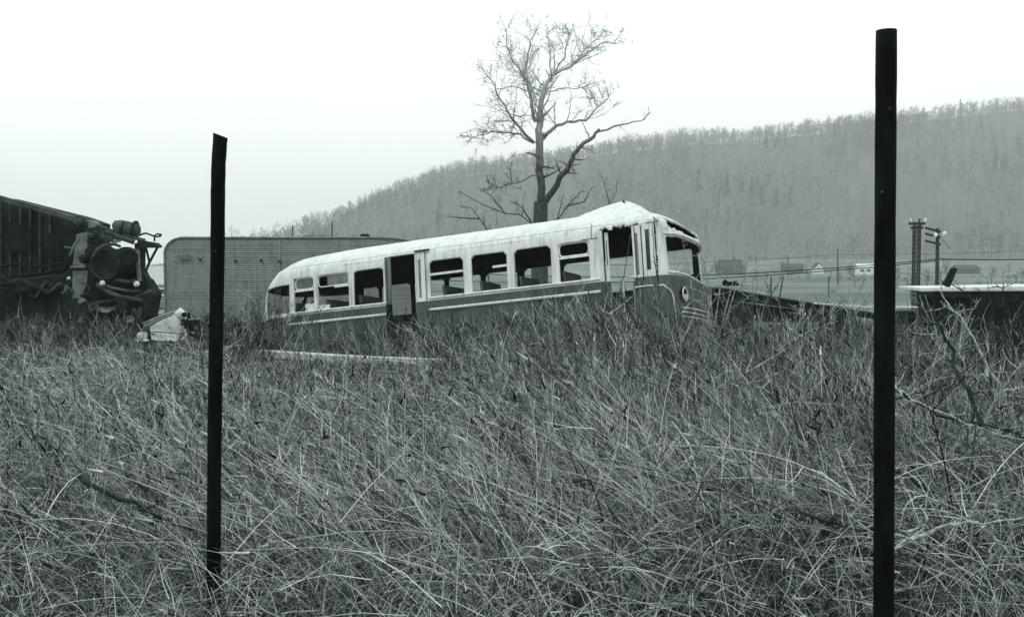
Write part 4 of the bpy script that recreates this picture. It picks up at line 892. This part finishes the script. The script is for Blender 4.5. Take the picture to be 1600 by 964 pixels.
# lodged, matted straw
x, y = scatter(130000, 3.5, 17); n_ = len(x); base = np.stack([x, y, ter(x, y) + rng.uniform(.0, .26, n_) * np.where(inlow(x, y), .3, 1)], 1)
GRASS.add(base, unit(rng.normal(0, 1, (n_, 3)) + np.array([0, 0, .5])), rng.uniform(.04, .16, n_), .004 * (.6 + y / 8), rng.normal(0, .5, (n_, 3)), 2, 1, rng.uniform(0, 1, n_) ** 1.4, .6)
x, y = scatter(15000, 3.5, 15); kk = ~inlow(x, y); x, y = x[kk], y[kk]; n_ = len(x); base = np.stack([x, y, ter(x, y) + rng.uniform(.03, .3, n_)], 1)
a = rng.normal(R(140), R(60), n_); d = unit(np.stack([np.cos(a), rng.normal(0, .5, n_), rng.uniform(0, .8, n_)], 1))
GRASS.add(base, d, rng.uniform(.25, .7, n_), .0045 * (.5 + y / 10), np.stack([np.zeros(n_), np.zeros(n_), -rng.uniform(.1, .5, n_)], 1), 3, 1, np.clip(rng.beta(3, 2, n_), 0, 1), .7)
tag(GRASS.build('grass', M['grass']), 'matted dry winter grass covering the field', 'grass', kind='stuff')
print('grass verts', GRASS.n)
# weed stalks with side twigs
WD = Veg()
def weeds(x, y, h, w, lean, spread, tone, ntw=6, bendz=.1, twl=.22, k3=False):
    n = len(x)
    if n == 0: return
    base = np.stack([x, y, ter(x, y) - .02], 1); d = dirs(n, lean, spread); bend = np.stack([rng.normal(lean[0] * .3, .18, n), rng.normal(0, .15, n), -rng.uniform(0, bendz, n)], 1)
    WD.add(base, d, h, w, bend, 5, 3 if k3 else 1, tone, .65)
    tip = base + h[:, None] * (d + bend); q = rng.random(n) < .45
    if q.sum(): WD.add(tip[q] - d[q] * .02, unit(d[q] + bend[q] * 2), rng.uniform(.03, .09, q.sum()), w[q] * rng.uniform(2, 3.2, q.sum()), rng.normal(0, .2, (q.sum(), 3)), 3, 3, np.clip(tone[q] - .1, 0, 1), .8)
    k = rng.integers(0, n, n * ntw); t = rng.uniform(.35, 1, n * ntw)
    b2 = base[k] + h[k][:, None] * (d[k] * t[:, None] + bend[k] * (t ** 2)[:, None]); d2 = unit(d[k] + rng.normal(0, .45, (len(k), 3)) + np.array([0, 0, .15]))
    WD.add(b2, d2, h[k] * rng.uniform(.3, 1.2, len(k)) * twl, w[k] * .55, rng.normal(0, .15, (len(k), 3)), 2, 1, np.clip(tone[k] + rng.normal(0, .12, len(k)), 0, 1), .6)
# scattered over the field
x, y = scatter(2600, 4.5, 15); kk = ~inlow(x, y) | (rng.random(len(x)) < .25); x, y = x[kk], y[kk]; n_ = len(x); px = 800 + F * x / y
weeds(x, y, rng.uniform(.3, .75, n_), .004 + .0005 * y, (-.15, 0), .3, rng.beta(2, 2, n_), 5)
# tall stand before the bus nose and right half
def stand(n, pxa, pxb, ya, yb, hl, hh, lean, spread, tb=-.06, **k):
    y = rng.uniform(ya, yb, n); p = rng.uniform(pxa, pxb, n); x = (p - 800) / F * y; kk = ~blocked(x, y); x, y = x[kk], y[kk]; n = len(x)
    weeds(x, y, rng.uniform(hl, hh, n), (.0035 + .0005 * y) * rng.uniform(.7, 1.3, n), lean, spread, np.clip(rng.beta(1.5, 1.6, n) + tb, 0, 1), **k)
stand(650, 700, 1110, 11, 17.2, .45, .95, (-.28, 0), .28, twl=.35)
stand(460, 860, 1085, 13, 16.6, .7, 1.25, (-.35, 0), .25, twl=.35)
stand(150, 590, 720, 16, 18.8, .5, .95, (-.15, 0), .3, twl=.4)
stand(230, 360, 800, 15, 19.5, .4, .9, (-.1, 0), .35, twl=.45, tb=-.1)
stand(160, 470, 760, 19.6, 21.5, .3, .6, (-.1, 0), .35, twl=.45)
stand(900, -60, 200, 15, 19, .4, .95, (0, 0), .45, tb=-.18, twl=.4)
stand(330, 325, 420, 15, 19, .4, .95, (0, 0), .45, tb=-.18, twl=.4)
stand(1200, -60, 300, 20, 27, .5, 1.0, (0, 0), .45, tb=-.2)
stand(1500, 1080, 1640, 10, 19, .45, 1.0, (-.1, 0), .5, tb=-.2, ntw=9, twl=.4)
stand(900, 820, 1640, 6, 11, .45, .95, (-.35, 0), .3)
stand(500, -20, 700, 5.5, 10, .35, .75, (-.35, 0), .4)
stand(300, 250, 480, 24, 27.5, .9, 1.5, (.05, 0), .3, ntw=8)
stand(120, 395, 455, 17.8, 20, .9, 1.5, (.0, 0), .25)
# vertical thin stems through the middle
x, y = scatter(420, 6, 14, wide=.4); n_ = len(x); weeds(x, y, rng.uniform(.6, 1.05, n_), np.full(n_, .006), (-.05, 0), .12, rng.uniform(0, .55, n_), 4)
# near leaning straw swathes "\\" 
for cx, cy, n_, ln_, lean_ in ((-.9, 5.6, 150, 1.1, -.9), (-.2, 5.4, 200, 1.2, -1.0), (.6, 5.6, 180, 1.2, -.8), (1.4, 6.2, 200, 1.3, -.9), (2.0, 6.4, 120, 1.1, -1.2), (1.2, 9.0, 160, 1.2, -.6), (2.6, 8.2, 160, 1.2, -.9), (-2.2, 6.8, 90, 1.0, -1.0), (3.2, 11, 160, 1.3, -.6), (0.2, 8, 120, 1.0, -.8)):
    x = rng.normal(cx, .45, n_); y = rng.normal(cy, .5, n_); weeds(x, y, rng.uniform(.5, 1, n_) * ln_, rng.uniform(.004, .0095, n_), (lean_ * .55 + .25 * rng.normal(), 0), .36, rng.uniform(0, 1, n_) ** .6, 3, .5, .25, True)
tag(WD.build('dry_weeds', M['weed']), 'tall dry weed stalks standing and leaning across the field', 'weeds', kind='stuff')
# bramble canes: long arcs
BR = Veg()
def canes(n, pxa, pxb, ya, yb, L0, L1, w, tlo, thi):
    y = rng.uniform(ya, yb, n); x = (rng.uniform(pxa, pxb, n) - 800) / F * y; k = ~blocked(x, y); x, y = x[k], y[k]; n = len(x)
    a = rng.uniform(0, 6.283, n); d = unit(np.stack([np.cos(a) * .9, np.sin(a) * .6, rng.uniform(.5, 1.6, n)], 1)); Ln = rng.uniform(L0, L1, n)
    bend = np.stack([np.cos(a) * .25, np.zeros(n), -rng.uniform(.35, .85, n)], 1) + rng.normal(0, .1, (n, 3)); base = np.stack([x, y, ter(x, y)], 1); tn = rng.uniform(tlo, thi, n); wd = w * rng.uniform(.6, 1.3, n)
    BR.add(base, d, Ln, wd, bend, 9, 3, tn, .6)
    k = rng.integers(0, n, n * 5); t = rng.uniform(.2, .95, n * 5); b2 = base[k] + Ln[k][:, None] * (d[k] * t[:, None] + bend[k] * (t ** 2)[:, None])
    BR.add(b2, unit(d[k] + rng.normal(0, .8, (len(k), 3))), Ln[k] * rng.uniform(.08, .3, len(k)), wd[k] * .5, rng.normal(0, .25, (len(k), 3)), 3, 1, np.clip(tn[k] + rng.normal(0, .1, len(k)), 0, 1), .6)
canes(560, 1080, 1640, 9, 19, .8, 1.9, .013, .15, 1)
canes(90, 640, 1080, 10, 16, .7, 1.5, .010, .1, 1)
canes(130, 1040, 1640, 5, 10, .7, 1.5, .010, .2, .95)
canes(170, -20, 1000, 5, 13, .6, 1.3, .008, .3, 1)
canes(260, 1080, 1640, 9, 19, .6, 1.5, .02, 0, .25)
canes(120, 60, 420, 14, 20, .7, 1.4, .012, .1, .8)
canes(150, -20, 1640, 4.4, 8, .6, 1.3, .011, .35, 1)
canes(90, -20, 1640, 4.4, 8, .5, 1.0, .012, 0, .3)
canes(60, 1400, 1640, 5, 9, 1.0, 2.0, .012, .0, .9)
tag(BR.build('bramble', M['weed']), 'tangled dry bramble canes, thickest at the right', 'bramble', kind='stuff')
# single bare bushes in the brush
for px, D, h, lab, m_ in [(1118, 15.5, 1.75, 'bare bush right in front of the bus headlights', 'dead'), (1165, 16.5, 1.5, 'bare bush before the left end of the flat truck bed', 'bark'), (1245, 15.5, 1.2, 'pale bare bush below the middle of the flat truck bed', 'dead'), (1310, 14, 1.25, 'pale bare bush just left of the tall black fence post', 'dead'), (1490, 10.5, 1.25, 'large bare bush in front of the flat topped metal box', 'dead'), (1575, 11.5, 1.4, 'dark bare bush at the right edge beside the metal box', 'deaddark'), (305, 24, 1.6, 'bare bush in front of the trailer nose', 'dead'), (418, 18.5, 1.2, 'bare bush in front of the bus tail', 'bark'), (985, 15.8, 1.2, 'bare bush at the front door of the bus', 'bark'), (180, 17, .9, 'low bare bush below the crane drum', 'bark')]:
    bush((px - 800) / F * D, D, h, lab, n=7, wide=.42, m1=m_, group='bare bushes in the brush')
# individual branches and stalks
def branch(pts, D0, D1, r, m_, label, name='fallen_branch', tw=4):
    q = [at(px, py, D0 + (D1 - D0) * i / (len(pts) - 1)) for i, (px, py) in enumerate(pts)]; qq = []
    for i in range(len(q) - 1): qq += [q[i].lerp(q[i + 1], f) + (Vector((random.gauss(0, r * .7), 0, random.gauss(0, r * .7))) if i or f else Vector()) for f in (0, .33, .66)]
    qq.append(q[-1]); mb = MB(); mb.tube(qq, [r * (1 - .6 * i / (len(qq) - 1)) for i in range(len(qq))], 7)
    if tw: limb_twigs(mb, qq, r * .7, r * .4, tw, 1, .7, .22)
    tag(mb.build(name, M[m_]), label, 'branch' if name == 'fallen_branch' else 'stalk', 'dead branches and stalks in the weeds' if name == 'fallen_branch' else 'dead stalks before the bus')
branch([(1535, 668), (1500, 590), (1478, 530), (1458, 478)], 7.5, 8.5, .020, 'deaddark', 'thick dark leaning branch before the flat topped metal box')
branch([(1600, 700), (1560, 600), (1530, 545), (1500, 495), (1474, 465)], 8, 9, .013, 'dead', 'pale leaning branch crossing the front of the metal box')
branch([(1395, 600), (1425, 622), (1470, 645), (1535, 672), (1610, 690)], 6.6, 6.0, .009, 'dead', 'pale branch sloping down right of the tall fence post, above its dark twin')
branch([(1395, 604), (1440, 632), (1480, 655), (1560, 668), (1620, 690)], 6.7, 6.2, .012, 'deaddark', 'dark branch under the pale sloping branch right of the tall fence post')
branch([(1395, 858), (1450, 832), (1490, 818), (1560, 812), (1630, 806)], 4.4, 4.7, .009, 'dead', 'long pale branch lying at the bottom right')
branch([(1395, 828), (1450, 830), (1500, 812), (1530, 800)], 4.6, 4.8, .006, 'dead', 'thin pale branch crossing the long one at the bottom right')
branch([(1460, 770), (1420, 745), (1395, 735)], 5.2, 5.3, .010, 'deaddark', 'short dark branch in the grass right of the tall fence post')
branch([(1250, 800), (1310, 822), (1365, 828)], 4.8, 4.6, .009, 'deaddark', 'dark branch lying left of the tall fence post base')
branch([(125, 745), (165, 775), (230, 797), (300, 828)], 5.2, 4.9, .014, 'deaddark', 'dark crooked branch on the grass left of the left fence post')
branch([(132, 740), (165, 722), (205, 708), (262, 703)], 5.6, 5.7, .006, 'dead', 'thin pale arched stalk left of the left fence post', tw=0)
branch([(178, 610), (190, 645), (235, 680), (300, 725), (335, 770)], 6.5, 5.6, .007, 'dead', 'long pale stalk curving down towards the left fence post', tw=3)
branch([(440, 780), (480, 835), (540, 890), (570, 930)], 5.0, 4.5, .007, 'dead', 'pale straight stalk at the bottom, right of the left fence post', tw=2)
branch([(1079, 689), (1140, 668), (1190, 650), (1248, 627)], 7.5, 7.6, .008, 'dead', 'straight pale stalk lying across the weeds in the right half', tw=0)
branch([(1330, 800), (1260, 720), (1215, 650), (1190, 610), (1205, 590)], 6.2, 6.8, .008, 'dead', 'long pale bent stalk leaning left, in front of the straight one', tw=5)
branch([(1055, 665), (1080, 700), (1092, 760), (1085, 840), (1070, 885)], 5.8, 5.2, .007, 'dead', 'pale crooked stalk hanging down at the bottom right of centre', tw=2)
branch([(1290, 820), (1285, 760), (1278, 700), (1272, 640)], 6.0, 6.2, .006, 'deaddark', 'thin dark upright stem left of the tall fence post', tw=3)
branch([(741, 692), (737, 665), (760, 655), (792, 650)], 8, 8.2, .006, 'dead', 'small pale kinked twig in the middle of the field', tw=0)
branch([(955, 500), (966, 470), (975, 430), (985, 365)], 14.5, 15.2, .012, 'rustmid', 'slender stalk rising before the front door of the bus', 'dead_stalk', 0)
branch([(1032, 500), (1027, 440), (1022, 400), (1018, 345)], 15.5, 15.8, .010, 'deaddark', 'thin dark stalk rising before the rusted door jamb of the bus', 'dead_stalk', 2)

# ------------------------------------------------------------------ haze
hb = MB(); hb.box((0, 0, 88), (6400, 6400, 200)); hz_ = bpy.data.materials.new('haze'); hz_.use_nodes = True; n = hz_.node_tree.nodes; n.clear()
ou = n.new('ShaderNodeOutputMaterial'); pv = n.new('ShaderNodeVolumePrincipled'); pv.inputs['Density'].default_value = .0006; pv.inputs['Color'].default_value = (.95, 1, .975, 1); pv.inputs['Anisotropy'].default_value = .2
hz_.node_tree.links.new(pv.outputs[0], ou.inputs['Volume']); tag(hb.build('haze', hz_), 'thin pale mist over the valley', 'haze', kind='stuff')
